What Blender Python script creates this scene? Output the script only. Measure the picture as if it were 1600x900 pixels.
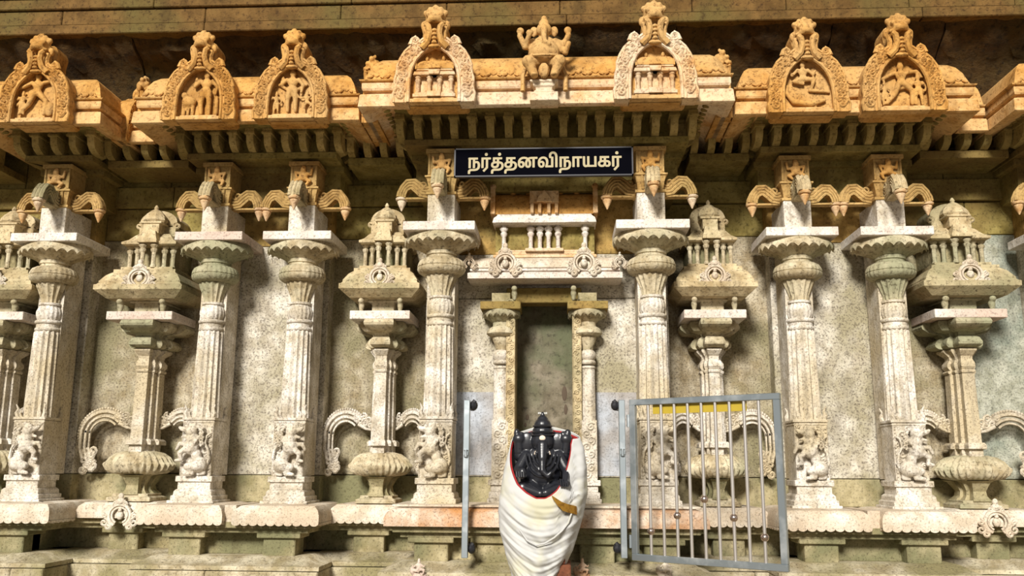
import bpy, bmesh, math, random
import numpy as np
from mathutils import Vector, Matrix
random.seed(7)
for o in list(bpy.data.objects): bpy.data.objects.remove(o)
S = bpy.context.scene
COL = S.collection
PI = math.pi
# ------------------------------------------------------------------ camera
PITCH, YAW, ROLL, FPX = .1984, .0549, .0065, 1394.07
CAM = np.array([.0914, -5.4, 1.6])
FW = np.array([-math.sin(YAW)*math.cos(PITCH), math.cos(YAW)*math.cos(PITCH), math.sin(PITCH)])
_r = np.array([math.cos(YAW), math.sin(YAW), 0.]); _u = np.cross(_r, FW)
RT = _r*math.cos(ROLL)+_u*math.sin(ROLL); UP = -_r*math.sin(ROLL)+_u*math.cos(ROLL)
cd = bpy.data.cameras.new('camera'); cam = bpy.data.objects.new('camera', cd); COL.objects.link(cam)
cd.sensor_width = 36; cd.lens = FPX/1600*36; cd.clip_start = .05; cd.clip_end = 200
m = Matrix.Identity(4)
for i in range(3): m[i][0] = RT[i]; m[i][1] = UP[i]; m[i][2] = -FW[i]; m[i][3] = CAM[i]
cam.matrix_world = m; S.camera = cam
def at(px, py, y):            # the point of the plane y=const seen at a pixel of the 1600x900 frame
    d = FW + RT*(px-800)/FPX - UP*(py-450)/FPX
    P = CAM + d*((y-CAM[1])/d[1]); return float(P[0]), float(P[2])
# ------------------------------------------------------------------ light
W = bpy.data.worlds.new('sky'); S.world = W; W.use_nodes = True
bg = W.node_tree.nodes['Background']; bg.inputs[0].default_value = (1.0, .96, .90, 1); bg.inputs[1].default_value = .26
sd = bpy.data.lights.new('sun', 'SUN'); sd.energy = 4.7; sd.angle = math.radians(13); sd.color = (1, .955, .875)
sun = bpy.data.objects.new('sun', sd); COL.objects.link(sun)
sun.rotation_euler = Vector((.20, .84, -.48)).to_track_quat('-Z', 'Y').to_euler(); sun.location = (-4, -9, 8)
S.view_settings.view_transform = 'Standard'; S.view_settings.look = 'None'
S.view_settings.exposure = .28; S.view_settings.gamma = 1; S.view_settings.use_curve_mapping = False
# ------------------------------------------------------------------ materials
MT = {}
def stone(name, light, mid, tint, speck=(.10, .09, .06), amt=.55, tints=1.3, scale=60, bump=.42, rough=.85, streak=.4, lo=.34):
    light, mid, tint, speck = (tuple(.92*v**1.45 for v in c) for c in (light, mid, tint, speck))
    mt = bpy.data.materials.new(name); mt.use_nodes = True; nt = mt.node_tree; N = nt.nodes; L = nt.links
    b = N['Principled BSDF']; b.inputs['Roughness'].default_value = rough; b.inputs['Specular IOR Level'].default_value = .25
    geo = N.new('ShaderNodeNewGeometry')
    def noise(sc, det, vec=None, rgh=.6):
        n = N.new('ShaderNodeTexNoise'); n.inputs['Scale'].default_value = sc; n.inputs['Detail'].default_value = det
        n.inputs['Roughness'].default_value = rgh; L.new(vec or geo.outputs['Position'], n.inputs['Vector']); return n.outputs['Fac']
    def ramp(fac, a, c):
        r = N.new('ShaderNodeMapRange'); r.inputs[1].default_value = a; r.inputs[2].default_value = c
        L.new(fac, r.inputs[0]); return r.outputs[0]
    def mix(f, A, B, mode='MIX'):
        x = N.new('ShaderNodeMix'); x.data_type = 'RGBA'; x.blend_type = mode
        if isinstance(f, float): x.inputs[0].default_value = f
        else: L.new(f, x.inputs[0])
        for i, v in ((6, A), (7, B)):
            if isinstance(v, tuple): x.inputs[i].default_value = (*v, 1)
            else: L.new(v, x.inputs[i])
        return x.outputs[2]
    mp = N.new('ShaderNodeMapping'); mp.inputs['Scale'].default_value = (1, 1, .22); L.new(geo.outputs['Position'], mp.inputs['Vector'])
    c = mix(ramp(noise(9, 5), .38, .62), light, mid)
    c = mix(ramp(noise(tints, 4), .45, .62), c, tint)
    if streak:
        st = N.new('ShaderNodeMath'); st.operation = 'MULTIPLY'; st.inputs[1].default_value = streak
        L.new(ramp(noise(7, 5, mp.outputs[0], .7), .52, .70), st.inputs[0]); c = mix(st.outputs[0], c, tuple(v*.45 for v in mid))
    sp = ramp(noise(scale, 4, None, .75), lo+.14, lo); sm = N.new('ShaderNodeMath'); sm.operation = 'MULTIPLY'; sm.inputs[1].default_value = amt
    L.new(sp, sm.inputs[0]); c = mix(sm.outputs[0], c, speck)
    L.new(c, b.inputs['Base Color'])
    bp = N.new('ShaderNodeBump'); bp.inputs['Strength'].default_value = bump; bp.inputs['Distance'].default_value = .02
    L.new(noise(26, 6, None, .7), bp.inputs['Height']); L.new(bp.outputs[0], b.inputs['Normal'])
    MT[name] = mt; return mt
def plain(name, col, rough=.5, metal=0., spec=.5, nscale=0, col2=None, aniso=None):
    mt = bpy.data.materials.new(name); mt.use_nodes = True; nt = mt.node_tree; b = nt.nodes['Principled BSDF']
    b.inputs['Base Color'].default_value = (*col, 1); b.inputs['Roughness'].default_value = rough; b.inputs['Metallic'].default_value = metal
    b.inputs['Specular IOR Level'].default_value = spec
    if nscale:
        g = nt.nodes.new('ShaderNodeNewGeometry'); n = nt.nodes.new('ShaderNodeTexNoise'); n.inputs['Scale'].default_value = nscale; n.inputs['Detail'].default_value = 4
        r = nt.nodes.new('ShaderNodeMapRange'); r.inputs[1].default_value = .5; r.inputs[2].default_value = .68
        x = nt.nodes.new('ShaderNodeMix'); x.data_type = 'RGBA'; x.inputs[6].default_value = (*col, 1); x.inputs[7].default_value = (*col2, 1)
        nt.links.new(g.outputs['Position'], n.inputs['Vector']); nt.links.new(n.outputs['Fac'], r.inputs[0]); nt.links.new(r.outputs[0], x.inputs[0]); nt.links.new(x.outputs[2], b.inputs['Base Color'])
    MT[name] = mt; return mt
stone('wall', (.86, .82, .74), (.62, .57, .48), (.50, .46, .34), speck=(.15, .12, .10), amt=.75, tints=1.6, scale=80, lo=.37, streak=.55)
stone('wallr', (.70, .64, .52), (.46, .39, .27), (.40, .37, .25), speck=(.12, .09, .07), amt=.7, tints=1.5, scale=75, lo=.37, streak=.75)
stone('wallg', (.66, .66, .58), (.42, .42, .34), (.34, .39, .34), speck=(.10, .10, .10), amt=.65, tints=1.8, scale=75, lo=.37, streak=.7)
stone('wallblue', (.64, .67, .72), (.48, .49, .51), (.52, .47, .42), amt=.5, scale=80, streak=.7)
stone('olivelit', (.66, .55, .30), (.48, .39, .18), (.44, .36, .17), speck=(.12, .08, .03), amt=.6, scale=50, streak=.5)  # olive lightened for the brackets, bounce light put into the colour
stone('pillar', (.90, .86, .80), (.66, .60, .50), (.68, .60, .45), speck=(.17, .12, .08), amt=.65, scale=80, streak=.6, lo=.36)
stone('capital', (.77, .70, .55), (.54, .46, .32), (.48, .47, .34), speck=(.12, .09, .05), amt=.7, scale=48, streak=.5)
stone('slab', (.93, .90, .85), (.78, .73, .66), (.74, .62, .54), speck=(.2, .15, .13), amt=.65, scale=66, streak=.25)
stone('shrine', (.78, .68, .49), (.55, .45, .29), (.46, .43, .29), speck=(.12, .09, .05), amt=.7, scale=48, streak=.5)
stone('corbel', (.70, .53, .28), (.50, .35, .16), (.52, .40, .20), speck=(.14, .07, .03), amt=.65, scale=50, bump=.35, streak=.5)
stone('ochre', (.76, .50, .21), (.58, .35, .12), (.70, .50, .26), speck=(.16, .06, .02), amt=.65, scale=45, bump=.35, streak=.5)
stone('fascia', (.86, .68, .46), (.72, .47, .23), (.84, .74, .60), speck=(.3, .13, .05), amt=.6, scale=45, streak=.4)
stone('fasciao', (.84, .62, .35), (.66, .43, .19), (.76, .56, .32), speck=(.22, .09, .03), amt=.6, scale=45, streak=.5)
stone('buff', (.60, .44, .20), (.42, .30, .12), (.40, .33, .15), speck=(.10, .06, .03), amt=.6, scale=45)
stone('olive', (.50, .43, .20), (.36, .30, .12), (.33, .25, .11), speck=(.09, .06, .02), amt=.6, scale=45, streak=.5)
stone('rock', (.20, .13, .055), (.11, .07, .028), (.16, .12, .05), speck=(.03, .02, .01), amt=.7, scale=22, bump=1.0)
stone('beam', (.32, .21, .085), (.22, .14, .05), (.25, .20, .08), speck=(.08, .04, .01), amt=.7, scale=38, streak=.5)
stone('mossy', (.60, .54, .38), (.42, .37, .23), (.34, .33, .21), speck=(.10, .08, .05), amt=.6, scale=70, tints=2.2, streak=.5)
stone('ledge', (.87, .82, .73), (.68, .60, .49), (.72, .62, .50), speck=(.2, .15, .11), amt=.65, scale=80, tints=2.4, streak=.3)
stone('pink', (.84, .75, .65), (.66, .52, .40), (.64, .38, .19), speck=(.2, .11, .07), amt=.7, scale=75, tints=3.0, streak=.3)
stone('base', (.78, .72, .58), (.54, .47, .33), (.44, .40, .25), speck=(.14, .11, .08), amt=.65, scale=70, tints=2.0)
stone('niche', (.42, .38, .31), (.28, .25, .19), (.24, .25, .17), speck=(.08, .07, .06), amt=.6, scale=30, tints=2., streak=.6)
stone('redstone', (.36, .18, .11), (.24, .11, .07), (.3, .2, .12), amt=.5)
stone('paving', (.46, .40, .31), (.38, .33, .25), (.42, .35, .26), scale=30)
plain('steel', (.36, .41, .44), .36, .8, .5, 9, (.62, .67, .70))
plain('bar', (.74, .70, .66), .32, .85)
plain('ball', (.62, .50, .44), .2, 1.0)
plain('black', (.014, .015, .020), .33, 0, .6)
plain('iron', (.03, .03, .035), .5, .4)
plain('cloth', (.50, .50, .49), .9, 0, .1, 6.0, (.50, .48, .36))
plain('red', (.28, .02, .02), .8, 0, .2)
plain('gold', (.55, .30, .05), .35, .7, .5, 40, (.25, .11, .02))
plain('signblack', (.003, .003, .005), .9, 0, .0)
plain('letter', (.44, .38, .24), .8, 0, .1)
plain('yellow', (.40, .29, .02), .6)
plain('ash', (.75, .62, .5), .9)
plain('stain', (.09, .065, .045), .95)
# ------------------------------------------------------------------ mesh helpers
class MB:
    def __init__(s): s.v = []; s.f = []; s.M = None
    def add(s, vs, fs):
        k = len(s.v)
        if s.M is not None: vs = [tuple(s.M @ Vector(v)) for v in vs]
        s.v += [tuple(v) for v in vs]; s.f += [[i+k for i in f] for f in fs]
    def box(s, x0, x1, y0, y1, z0, z1):
        s.add([(x0,y0,z0),(x1,y0,z0),(x1,y1,z0),(x0,y1,z0),(x0,y0,z1),(x1,y0,z1),(x1,y1,z1),(x0,y1,z1)],
              [(3,2,1,0),(4,5,6,7),(0,1,5,4),(1,2,6,5),(2,3,7,6),(3,0,4,7)])
    def rings(s, R, cap=True, closed=True):
        n = len(R[0]); vs = [p for r in R for p in r]; fs = []
        for j in range(len(R)-1):
            for i in range(n if closed else n-1):
                a = j*n+i; b = j*n+(i+1) % n; fs.append((a, b, b+n, a+n))
        if cap: fs.append(tuple(range(n))[::-1]); fs.append(tuple(range((len(R)-1)*n, len(R)*n)))
        s.add(vs, fs)
    def loft(s, sec, prof, c=(0,0), cap=True):      # prof: (r,z) or (rx,ry,z)
        R = []
        for p in prof:
            rx, ry, z = (p[0], p[0], p[1]) if len(p) == 2 else p
            R.append([(c[0]+x*rx, c[1]+y*ry, z) for x, y in sec])
        s.rings(R, cap)
    def prism(s, poly, y0, y1):                     # poly in x,z (counter-clockwise seen from -y)
        n = len(poly); vs = [(x,y0,z) for x,z in poly]+[(x,y1,z) for x,z in poly]
        s.add(vs, [tuple(range(n)), tuple(range(n,2*n))[::-1]]+[(i,i+n,(i+1)%n+n,(i+1)%n) for i in range(n)])
    def tube(s, pts, r, n=6, taper=None):
        P = [Vector(p) for p in pts]; R = []; up = Vector((0,1,0))
        for i, p in enumerate(P):
            d = (P[min(i+1,len(P)-1)]-P[max(i-1,0)])
            if d.length < 1e-9: d = Vector((0,0,1))
            d.normalize(); a = d.cross(up)
            if a.length < .05: a = d.cross(Vector((1,0,0)))
            a.normalize(); b = a.cross(d)
            rr = r if taper is None else r*(1+(taper-1)*i/(len(P)-1))
            R.append([tuple(p+a*rr*math.cos(t*2*PI/n)+b*rr*math.sin(t*2*PI/n)) for t in range(n)])
        s.rings(R)
    def ball(s, c, r, nu=10, nv=7):
        if not isinstance(r, tuple): r = (r,r,r)
        R = []
        for j in range(nv+1):
            t = -PI/2+PI*j/nv; q = max(math.cos(t), .02)
            R.append([(c[0]+r[0]*q*math.cos(2*PI*i/nu), c[1]+r[1]*q*math.sin(2*PI*i/nu), c[2]+r[2]*math.sin(t)) for i in range(nu)])
        s.rings(R)
    def spiral(s, cx, cz, r, turns, a0, d, y, tr, n=15):
        pts = []
        for i in range(n):
            t = i/(n-1); q = r*(1-.86*t); a = a0+d*turns*2*PI*t
            pts.append((cx+q*math.cos(a), y-.35*tr*t, cz+q*math.sin(a)))
        s.tube(pts, tr, 4, .8)
    def mesh(s, name, mat, smooth=True, bevel=0, angle=38):
        me = bpy.data.meshes.new(name); me.from_pydata(s.v, [], s.f); me.update()
        bm = bmesh.new(); bm.from_mesh(me); bmesh.ops.recalc_face_normals(bm, faces=bm.faces)
        if bevel:
            ed = [e for e in bm.edges if len(e.link_faces) == 2 and e.calc_face_angle(0) > .6]
            try: bmesh.ops.bevel(bm, geom=ed, offset=bevel, segments=1, affect='EDGES', profile=.5)
            except Exception: pass
        bm.to_mesh(me); bm.free()
        if smooth:
            for p in me.polygons: p.use_smooth = True
            try: me.set_sharp_from_angle(angle=math.radians(angle))
            except Exception: pass
        if mat: me.materials.append(MT[mat])
        return me
    def build(s, name, mat, parent=None, **k): return ob(name, s.mesh(name, mat, **k), parent)
def ob(name, me, parent=None):
    o = bpy.data.objects.new(name, me); COL.objects.link(o)
    if parent: o.parent = parent
    return o
def tag(o, label=None, cat=None, group=None, kind=None):
    if label: o['label'] = label
    if cat: o['category'] = cat
    if group: o['group'] = group
    if kind: o['kind'] = kind
    return o
def thing(name, loc, label=None, cat=None, group=None, kind=None, rz=0, scale=None):
    o = bpy.data.objects.new(name, None); COL.objects.link(o); o.location = loc; o.rotation_euler[2] = rz; o.empty_display_size = .1
    if scale: o.scale = scale
    return tag(o, label, cat, group, kind or 'thing')
def copy_tree(o, parent=None):
    c = o.copy(); COL.objects.link(c); c.parent = parent
    for ch in o.children: copy_tree(ch, c)
    return c
def P(parent, name, mat, fn, **k):
    b = MB(); fn(b); return b.build(name, mat, parent, **k)
def boxpart(parent, name, mat, *a, bevel=.004): 
    b = MB(); b.box(*a); return b.build(name, mat, parent, bevel=bevel, smooth=False)
CI = lambda n: [(math.cos(2*PI*i/n), math.sin(2*PI*i/n)) for i in range(n)]
SQ = [(-1,-1),(1,-1),(1,1),(-1,1)]
def flute(n, d, k=4):
    return [((1-d*(.5+.5*math.cos(2*PI*i/k)))*math.cos(2*PI*i/(n*k)), (1-d*(.5+.5*math.cos(2*PI*i/k)))*math.sin(2*PI*i/(n*k))) for i in range(n*k)]
REDENT = [(-1,1.3),(-1,.15),(-.76,.15),(-.76,-.5),(-.5,-.5),(-.5,-1.15),(.5,-1.15),(.5,-.5),(.76,-.5),(.76,.15),(1,.15),(1,1.3)]
OCT = [(math.cos(PI/8+i*PI/4)*1.082, math.sin(PI/8+i*PI/4)*1.082) for i in range(8)]
def mould(b, path, prof):     # sweep an (inset,z) profile along a plan path with mitred corners, outside = right of travel
    n = len(path); off = []
    for i in range(n):
        ns = []
        if i > 0: d = Vector(path[i])-Vector(path[i-1]); d.normalize(); ns.append(Vector((d.y,-d.x)))
        if i < n-1: d = Vector(path[i+1])-Vector(path[i]); d.normalize(); ns.append(Vector((d.y,-d.x)))
        off.append(ns[0] if len(ns) == 1 else (ns[0]+ns[1])/(1+ns[0].dot(ns[1])))
    R = [[(path[i][0]-off[i].x*a, path[i][1]-off[i].y*a, z) for a, z in prof] for i in range(n)]
    b.rings(R, cap=True)
def bay(x0, x1, yf, yb): return [(x0,yb),(x0,yf),(x1,yf),(x1,yb)]
def blob(name, prims, voxel, mat, parent=None, smooth=4):
    b = MB()
    for p in prims:
        if p[0] == 's': b.ball(p[1], p[2], 14, 9)
        else:
            _, a, c, r0, r1 = p; a = Vector(a); c = Vector(c); pts = [a.lerp(c, t/4) for t in range(5)]
            b.tube(pts, r0, 10, r1/r0); b.ball(a, r0, 10, 6); b.ball(c, r1, 10, 6)
    o = b.build(name, mat, None, smooth=False)
    md = o.modifiers.new('r', 'REMESH'); md.mode = 'VOXEL'; md.voxel_size = voxel
    if smooth: sm = o.modifiers.new('s', 'SMOOTH'); sm.iterations = smooth; sm.factor = .5
    bpy.context.view_layer.update()
    dg = bpy.context.evaluated_depsgraph_get(); me = bpy.data.meshes.new_from_object(o.evaluated_get(dg)); me.name = name
    for q in me.polygons: q.use_smooth = True
    if not me.materials: me.materials.append(MT[mat])
    bpy.data.objects.remove(o); return me
def mir(pr):
    out = []
    for p in pr:
        f = lambda v: (-v[0], v[1], v[2])
        out.append(('s', f(p[1]), p[2]) if p[0] == 's' else ('c', f(p[1]), f(p[2]), p[3], p[4]))
    return out
# ------------------------------------------------------------------ layout
XC, XB, XA, XO = .67, 1.639, 2.234, 3.36        # pillar axes each side of the centre line
YS = .209                                      # set-back of the side bays
HS = .228                                      # half abacus
YREC = .76                                     # recess wall plane
# ================================================================== SETTING
fl = MB(); fl.box(-14, 14, -16, 3, -.1, 0); tag(fl.build('floor', 'paving', smooth=False), 'pale stone paving in front of the temple wall', kind='structure')
wall = thing('wall_back', (0, YREC, 0), 'pale speckled granite temple wall behind the pillars', kind='structure')
xs = [-7.5, -5.2, -3.9, -2.75, -1.12, -.1, .62, 1.1, 2.74, 3.9, 5.2, 7.5]
for i in range(len(xs)-1):
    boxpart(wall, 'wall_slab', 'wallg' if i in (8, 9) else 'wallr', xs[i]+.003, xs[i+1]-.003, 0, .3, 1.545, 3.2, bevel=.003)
    boxpart(wall, 'dado_slab', 'mossy', xs[i]+.003, xs[i+1]-.003, -.025, .3, 1.2, 1.54, bevel=.004)
for z0, z1, st, yy in ((3.205, 3.44, .55, -.0), (3.445, 3.60, .8, -.03), (3.605, 4.3, 1.1, 0)):
    x = -7.5+random.random()*.3
    while x < 7.5:
        w = st*(.8+.5*random.random()); boxpart(wall, 'beam_block', 'olive', x+.003, min(x+w, 7.5)-.003, yy, .3, z0, z1); x += w
boxpart(wall, 'wall_core', 'olive', -7.5, 7.5, .06, .4, 0, 4.3)
# bay walls (project from the back wall)
bays = thing('wall_bays', (0,0,0), 'projecting pale granite bay walls the pillars stand against', kind='structure')
def baywall(x0, x1, yf):
    z = 1.36
    for z1, mt in ((1.54, 'mossy'), (3.12, 'wall'), (3.42, 'buff')):
        boxpart(bays, 'bay_slab', mt, x0, x1, yf, YREC+.02, z+.002, z1-.002, bevel=.004); z = z1
for s in (-1, 1):
    baywall(min(s*(XB-.12), s*(XA+.12)), max(s*(XB-.12), s*(XA+.12)), YS+.42)
    baywall(s*XO-.13, s*XO+.13, YS+.42)
# central bay: two flanks and a head with the niche between
for z, z1, mt in ((1.36,1.54,'mossy'), (1.54,2.70,'wall')):
    boxpart(bays, 'bay_slab', mt, -XC-.13, -.205, .42, YREC+.02, z+.002, z1-.002)
    boxpart(bays, 'bay_slab', mt, .175, XC+.13, .42, YREC+.02, z+.002, z1-.002)
boxpart(bays, 'bay_slab', 'wall', -XC-.13, XC+.13, .42, YREC+.02, 2.702, 3.0)
boxpart(bays, 'bay_slab', 'buff', -XC-.13, XC+.13, .42, YREC+.02, 3.002, 3.44)
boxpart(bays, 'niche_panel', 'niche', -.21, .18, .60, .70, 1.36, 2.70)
for (x0, x1) in ((-.60, -.33), (.30, .58)):
    boxpart(bays, 'washed_panel', 'wallblue', x0, x1, .416, .45, 1.55, 2.08, bevel=.001)
for (px, py, rx, rz) in ((882, 615, .018, .05), (884, 640, .012, .035), (824, 652, .012, .02), (821, 664, .008, .014)):
    x, z = at(px, py, .6); b = MB(); b.ball((x, .6, z), (rx, .004, rz)); tag(b.build('damp_stain', 'stain', bays), 'dark brown stain')
# upper beam and rough overhang
roof = thing('ceiling', (0,0,0), 'rough brown stone overhang and jointed beam above the cornices', kind='structure')
z0 = 4.53
def course(zb, zt, yf, st, mt, name='beam_block'):
    x = -7.5
    while x < 7.5:
        w = st*(.75+.5*random.random()); boxpart(roof, name, mt, x+.002, x+w-.002, yf, 1.2, zb, zt, bevel=.006); x += w
course(4.53, 4.60, .15, 2.4, 'beam'); course(4.606, 4.715, .17, .82, 'beam'); course(4.72, 4.80, .15, 1.2, 'beam'); course(4.805, 5.2, .12, .9, 'beam'); course(5.2, 5.6, .1, 1.4, 'beam')
x = -7.5; k = 0
while x < 7.5:
    w = .7+.7*random.random(); b = MB(); R = []
    dy = random.uniform(-.03, .03); n = 15
    for i in range(n):
        xx = x+.004+(w-.008)*i/(n-1); row = []
        for (y, z) in ((.22,4.53),(.27,4.47),(.36,4.42),(.44,4.36),(.50,4.28),(.56,4.18),(.62,4.02),(1.1,4.0),(1.1,4.53)):
            q = .024 if y < 1 else 0
            row.append((xx, y+dy+random.uniform(-q,q), z+random.uniform(-q,q)*(z < 4.52)))
        R.append(row)
    b.rings(R); b.build('overhang_stone', 'rock', roof, angle=50); x += w
# ------------------------------------------------------------------ base mouldings
base = thing('trim_1', (0,0,0), 'moulded stone base with scalloped ledge below the pillars', kind='structure')
def ledge(x0, x1, yf, mt, scallop, tall=0, name='ledge'):
    b = MB(); z = 1.262
    mould(b, bay(x0, x1, yf, .9), [(0,z),(0,z+.045),(.012,z+.075),(.04,z+.098),(.09,z+.106),(.35,z+.106),(.35,z)])
    if scallop:
        n = max(2, round((x1-x0)/.056)); w = (x1-x0)/n
        for i in range(n):
            c = x0+(i+.5)*w
            b.prism([(c-w/2, z+.004)]+[(c-w/2*math.cos(t*PI/8), z-.002-.018*math.sin(t*PI/8)) for t in range(9)]+[(c+w/2, z+.004)], yf-.002, yf+.02)
        for xs_, sg in ((x0, -1), (x1, 1)):
            for i in range(5):
                c = yf+.03+(i+.5)*.056; q = MB()
                b.add([(xs_+sg*.002-(.02 if k_ else 0)*sg, c-.028*math.cos(t*PI/8), z-.002-.018*math.sin(t*PI/8)) for k_ in (0,1) for t in range(9)],
                      [tuple(range(9)), tuple(range(9,18))[::-1]]+[(t, t+9, (t+1)%9+9, (t+1)%9) for t in range(9)])
    b.build(name, mt, base, angle=30)
def under(x0, x1, yf, mt='mossy', blocks=()):
    for nm, a, za, zb in (('fillet', .045, 1.225, 1.262), ('fillet', .085, 1.195, 1.224), ('dado_wall', .21, 1.06, 1.195)):
        b = MB(); mould(b, bay(x0+a, x1-a, yf+a, .95), [(0,za),(0,zb),(.1,zb),(.1,za)]); b.build(nm, mt, base, smooth=False, bevel=.003)
    for c in blocks:
        boxpart(base, 'dado_block', mt, c-.10, c+.10, yf+.11, yf+.3, 1.055, 1.19, bevel=.006)
        boxpart(base, 'dado_cap', mt, c-.135, c+.135, yf+.085, yf+.3, 1.165, 1.196, bevel=.004)
    b = MB(); mould(b, bay(x0-.02, x1+.02, yf-.02, .95), [(.12,1.06),(.10,1.055),(.04,1.02),(.0,1.01),(0,.985),(.35,.985),(.35,1.06)]); b.build('base_moulding', 'base', base)
def course_low(x0, x1, yf):
    for za, zb, st in ((.66,.98,.5), (.33,.655,.62), (0,.325,.55)):
        x = x0
        while x < x1-.02:
            w = st*(.8+.4*random.random()); e = min(x+w, x1)
            if x1-e < .12: e = x1
            boxpart(base, 'base_block', 'base', x+.002, e-.002, yf+random.uniform(0,.006), 1.0, za, zb, bevel=.006); x = e
boxpart(base, 'core_wall', 'mossy', -7.5, 7.5, .66, 1.0, 0, 1.36)
CL = (-.935, .935, -.121)
ledge(*CL, 'pink', False); under(*CL, blocks=(-XC, -.30, .30, XC)); course_low(CL[0]-.02, CL[1]+.02, CL[2]-.04)
boxpart(base, 'ledge_step', 'ledge', -.90, .90, -.06, .5, 1.369, 1.383)
for s in (-1, 1):
    yf = YS-.121
    for xc in (XB, XA):
        ledge(s*xc-.268, s*xc+.268, yf, 'ledge', True)
    x0, x1 = sorted((s*(XB-.268), s*(XA+.268)))
    under(x0, x1, yf, blocks=(s*XB, s*XA)); course_low(x0-.02, x1+.02, yf-.04)
    b = MB(); b.box(min(s*1.9, s*1.972), max(s*1.9, s*1.972), yf+.05, .9, 1.262, 1.362); b.build('ledge', 'ledge', base, smooth=False)
    x0, x1 = s*XO-.31, s*XO+.31
    ledge(x0, x1, yf, 'ledge', True); under(x0, x1, yf, blocks=(s*XO,)); course_low(x0-.02, x1+.02, yf-.04)
    for (c, w, sc) in ((1.15, .24, True), (2.775, .28, False), (3.95, .3, False)):
        yr = .40
        ledge(s*c-w, s*c+w, yr, 'ledge', sc, name='recess_ledge'); under(s*c-w-.42, s*c+w+.42, yr, blocks=(s*c,)); course_low(s*c-w-.1, s*c+w+.1, yr-.06)
# ================================================================== PILLARS
def torus_prof(r, z, h, n=6, k=1.): return [(r-h*.5*k+h*.5*k*math.cos(-PI/2+PI*i/n), z+h/2+h/2*math.sin(-PI/2+PI*i/n)) for i in range(n+1)]
def lotus(b, r, rn, zl, zn, zt, n=22, k=6):
    N = n*k; R = []
    for t in (0, .3, .6, .85, 1.0):
        ring = []
        for i in range(N):
            ph = abs(math.sin(PI*i/k)); a = 2*PI*i/N; q = (rn+(r*.95-rn)*t)*(1-.04*t*(1-ph))
            ring.append((q*math.cos(a), q*math.sin(a), zn+(zl+.012-zn)*t**.8-.014*t*ph))
        R.append(ring)
    for q, zz, am in ((r*.985, zl-.014, .024), (r, zl-.012, .024), (r*.995, zl+.026, 0), (r*.97, zl+.034, 0), (r*.93, zl+.04, 0), (r*.9, zt, 0)):
        R.append([(q*math.cos(2*PI*i/N), q*math.sin(2*PI*i/N), zz+am*abs(math.sin(PI*i/k))) for i in range(N)])
    b.rings(R)
PM = {}
def pm(key, mat, fn, **k): b = MB(); fn(b); PM[key] = b.mesh(key, mat, **k)
pm('abacus', 'slab', lambda b: b.box(-HS, HS, -HS, HS, 3.064, 3.121), smooth=False, bevel=.003)
pm('lotus_capital', 'capital', lambda b: lotus(b, .242, .10, 3.006, 2.944, 3.066), angle=60)
pm('neck_ring', 'capital', lambda b: b.loft(CI(32), [(.092,2.905),(.092,2.93),(.10,2.934),(.10,2.957)]))
def cushion(b):
    b.loft(flute(28, .03), [(.088,2.80),(.125,2.806),(.148,2.822),(.155,2.838),(.156,2.848),(.150,2.852),(.155,2.857),(.153,2.872),(.142,2.895),(.118,2.910),(.092,2.916)])
pm('cushion', 'capital', cushion, angle=50)
pm('bell', 'capital', lambda b: b.loft(flute(16, .12), [(.064,2.665),(.068,2.70),(.086,2.745),(.102,2.782),(.104,2.80),(.09,2.806)]), angle=60)
def ballp(b):
    b.loft(CI(32), [(.066,2.648),(.074,2.652),(.074,2.664),(.066,2.668)])
    b.loft(flute(18, .07), [(.070,2.548),(.080,2.565),(.085,2.59),(.084,2.61),(.076,2.632),(.066,2.648)])
pm('melon_ball', 'pillar', ballp, angle=60)
def rings3(b):
    b.loft(CI(32), torus_prof(.088, 2.522, .028)); b.loft(CI(32), [(.076,2.50),(.076,2.525)]); b.loft(CI(32), torus_prof(.084, 2.472, .03))
pm('collar', 'pillar', rings3)
pm('shaft', 'pillar', lambda b: b.loft(flute(16, .15), [(.096,1.90),(.085,2.465),(.078,2.476)]), angle=70)
def block(b):
    b.box(-.10,.10,-.10,.10,1.533,1.885); b.box(-.108,.108,-.108,.108,1.885,1.903); b.box(-.104,.104,-.104,.104,1.868,1.88)
pm('carved_block', 'pillar', block, smooth=False, bevel=.003)
def leaves(b):
    for sx in (-1, 1):
        for sy in (-1, 1):
            b.tube([(sx*.085, sy*.085, 1.90),(sx*.095, sy*.095, 1.93),(sx*.088, sy*.09, 1.955),(sx*.10, sy*.10, 1.985)], .02, 6, .15)
            b.tube([(sx*.06, sy*.095, 1.90),(sx*.068, sy*.10, 1.925),(sx*.062, sy*.095, 1.945)], .012, 5, .2)
pm('corner_leaves', 'pillar', leaves)
def plinth(b):
    b.box(-.118,.118,-.118,.118,1.498,1.534); b.box(-.106,.106,-.106,.106,1.45,1.5)
    b.loft(SQ, [(.135,1.382),(.135,1.412),(.124,1.414),(.122,1.44),(.11,1.452)]); b.box(-.15,.15,-.15,.15,1.366,1.384)
pm('plinth', 'pillar', plinth, smooth=False, bevel=.003)
pm('backing', 'pillar', lambda b: b.box(-.088,.088,0,.22,1.54,3.06), smooth=False)
pm('neck_block', 'pillar', lambda b: b.box(-.088,.088,-.09,.25,3.12,3.325), smooth=False, bevel=.003)
def corbelblock(b):
    b.loft(SQ, [(.082,3.318),(.098,3.322),(.098,3.338),(.082,3.344),(.086,3.38),(.098,3.43),(.108,3.436),(.108,3.446),(.09,3.45)])
    for s in (-.05, -.025, 0, .025, .05): b.tube([(s,-.088,3.345),(s,-.092,3.39),(s*1.1,-.104,3.432)], .008, 5)
pm('corbel_block', 'corbel', corbelblock, bevel=0, angle=30)
def armcurve(): return [(.07,3.365),(.105,3.352),(.135,3.358),(.165,3.388),(.195,3.412),(.225,3.410),(.252,3.385),(.268,3.350),(.272,3.325)]
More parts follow.
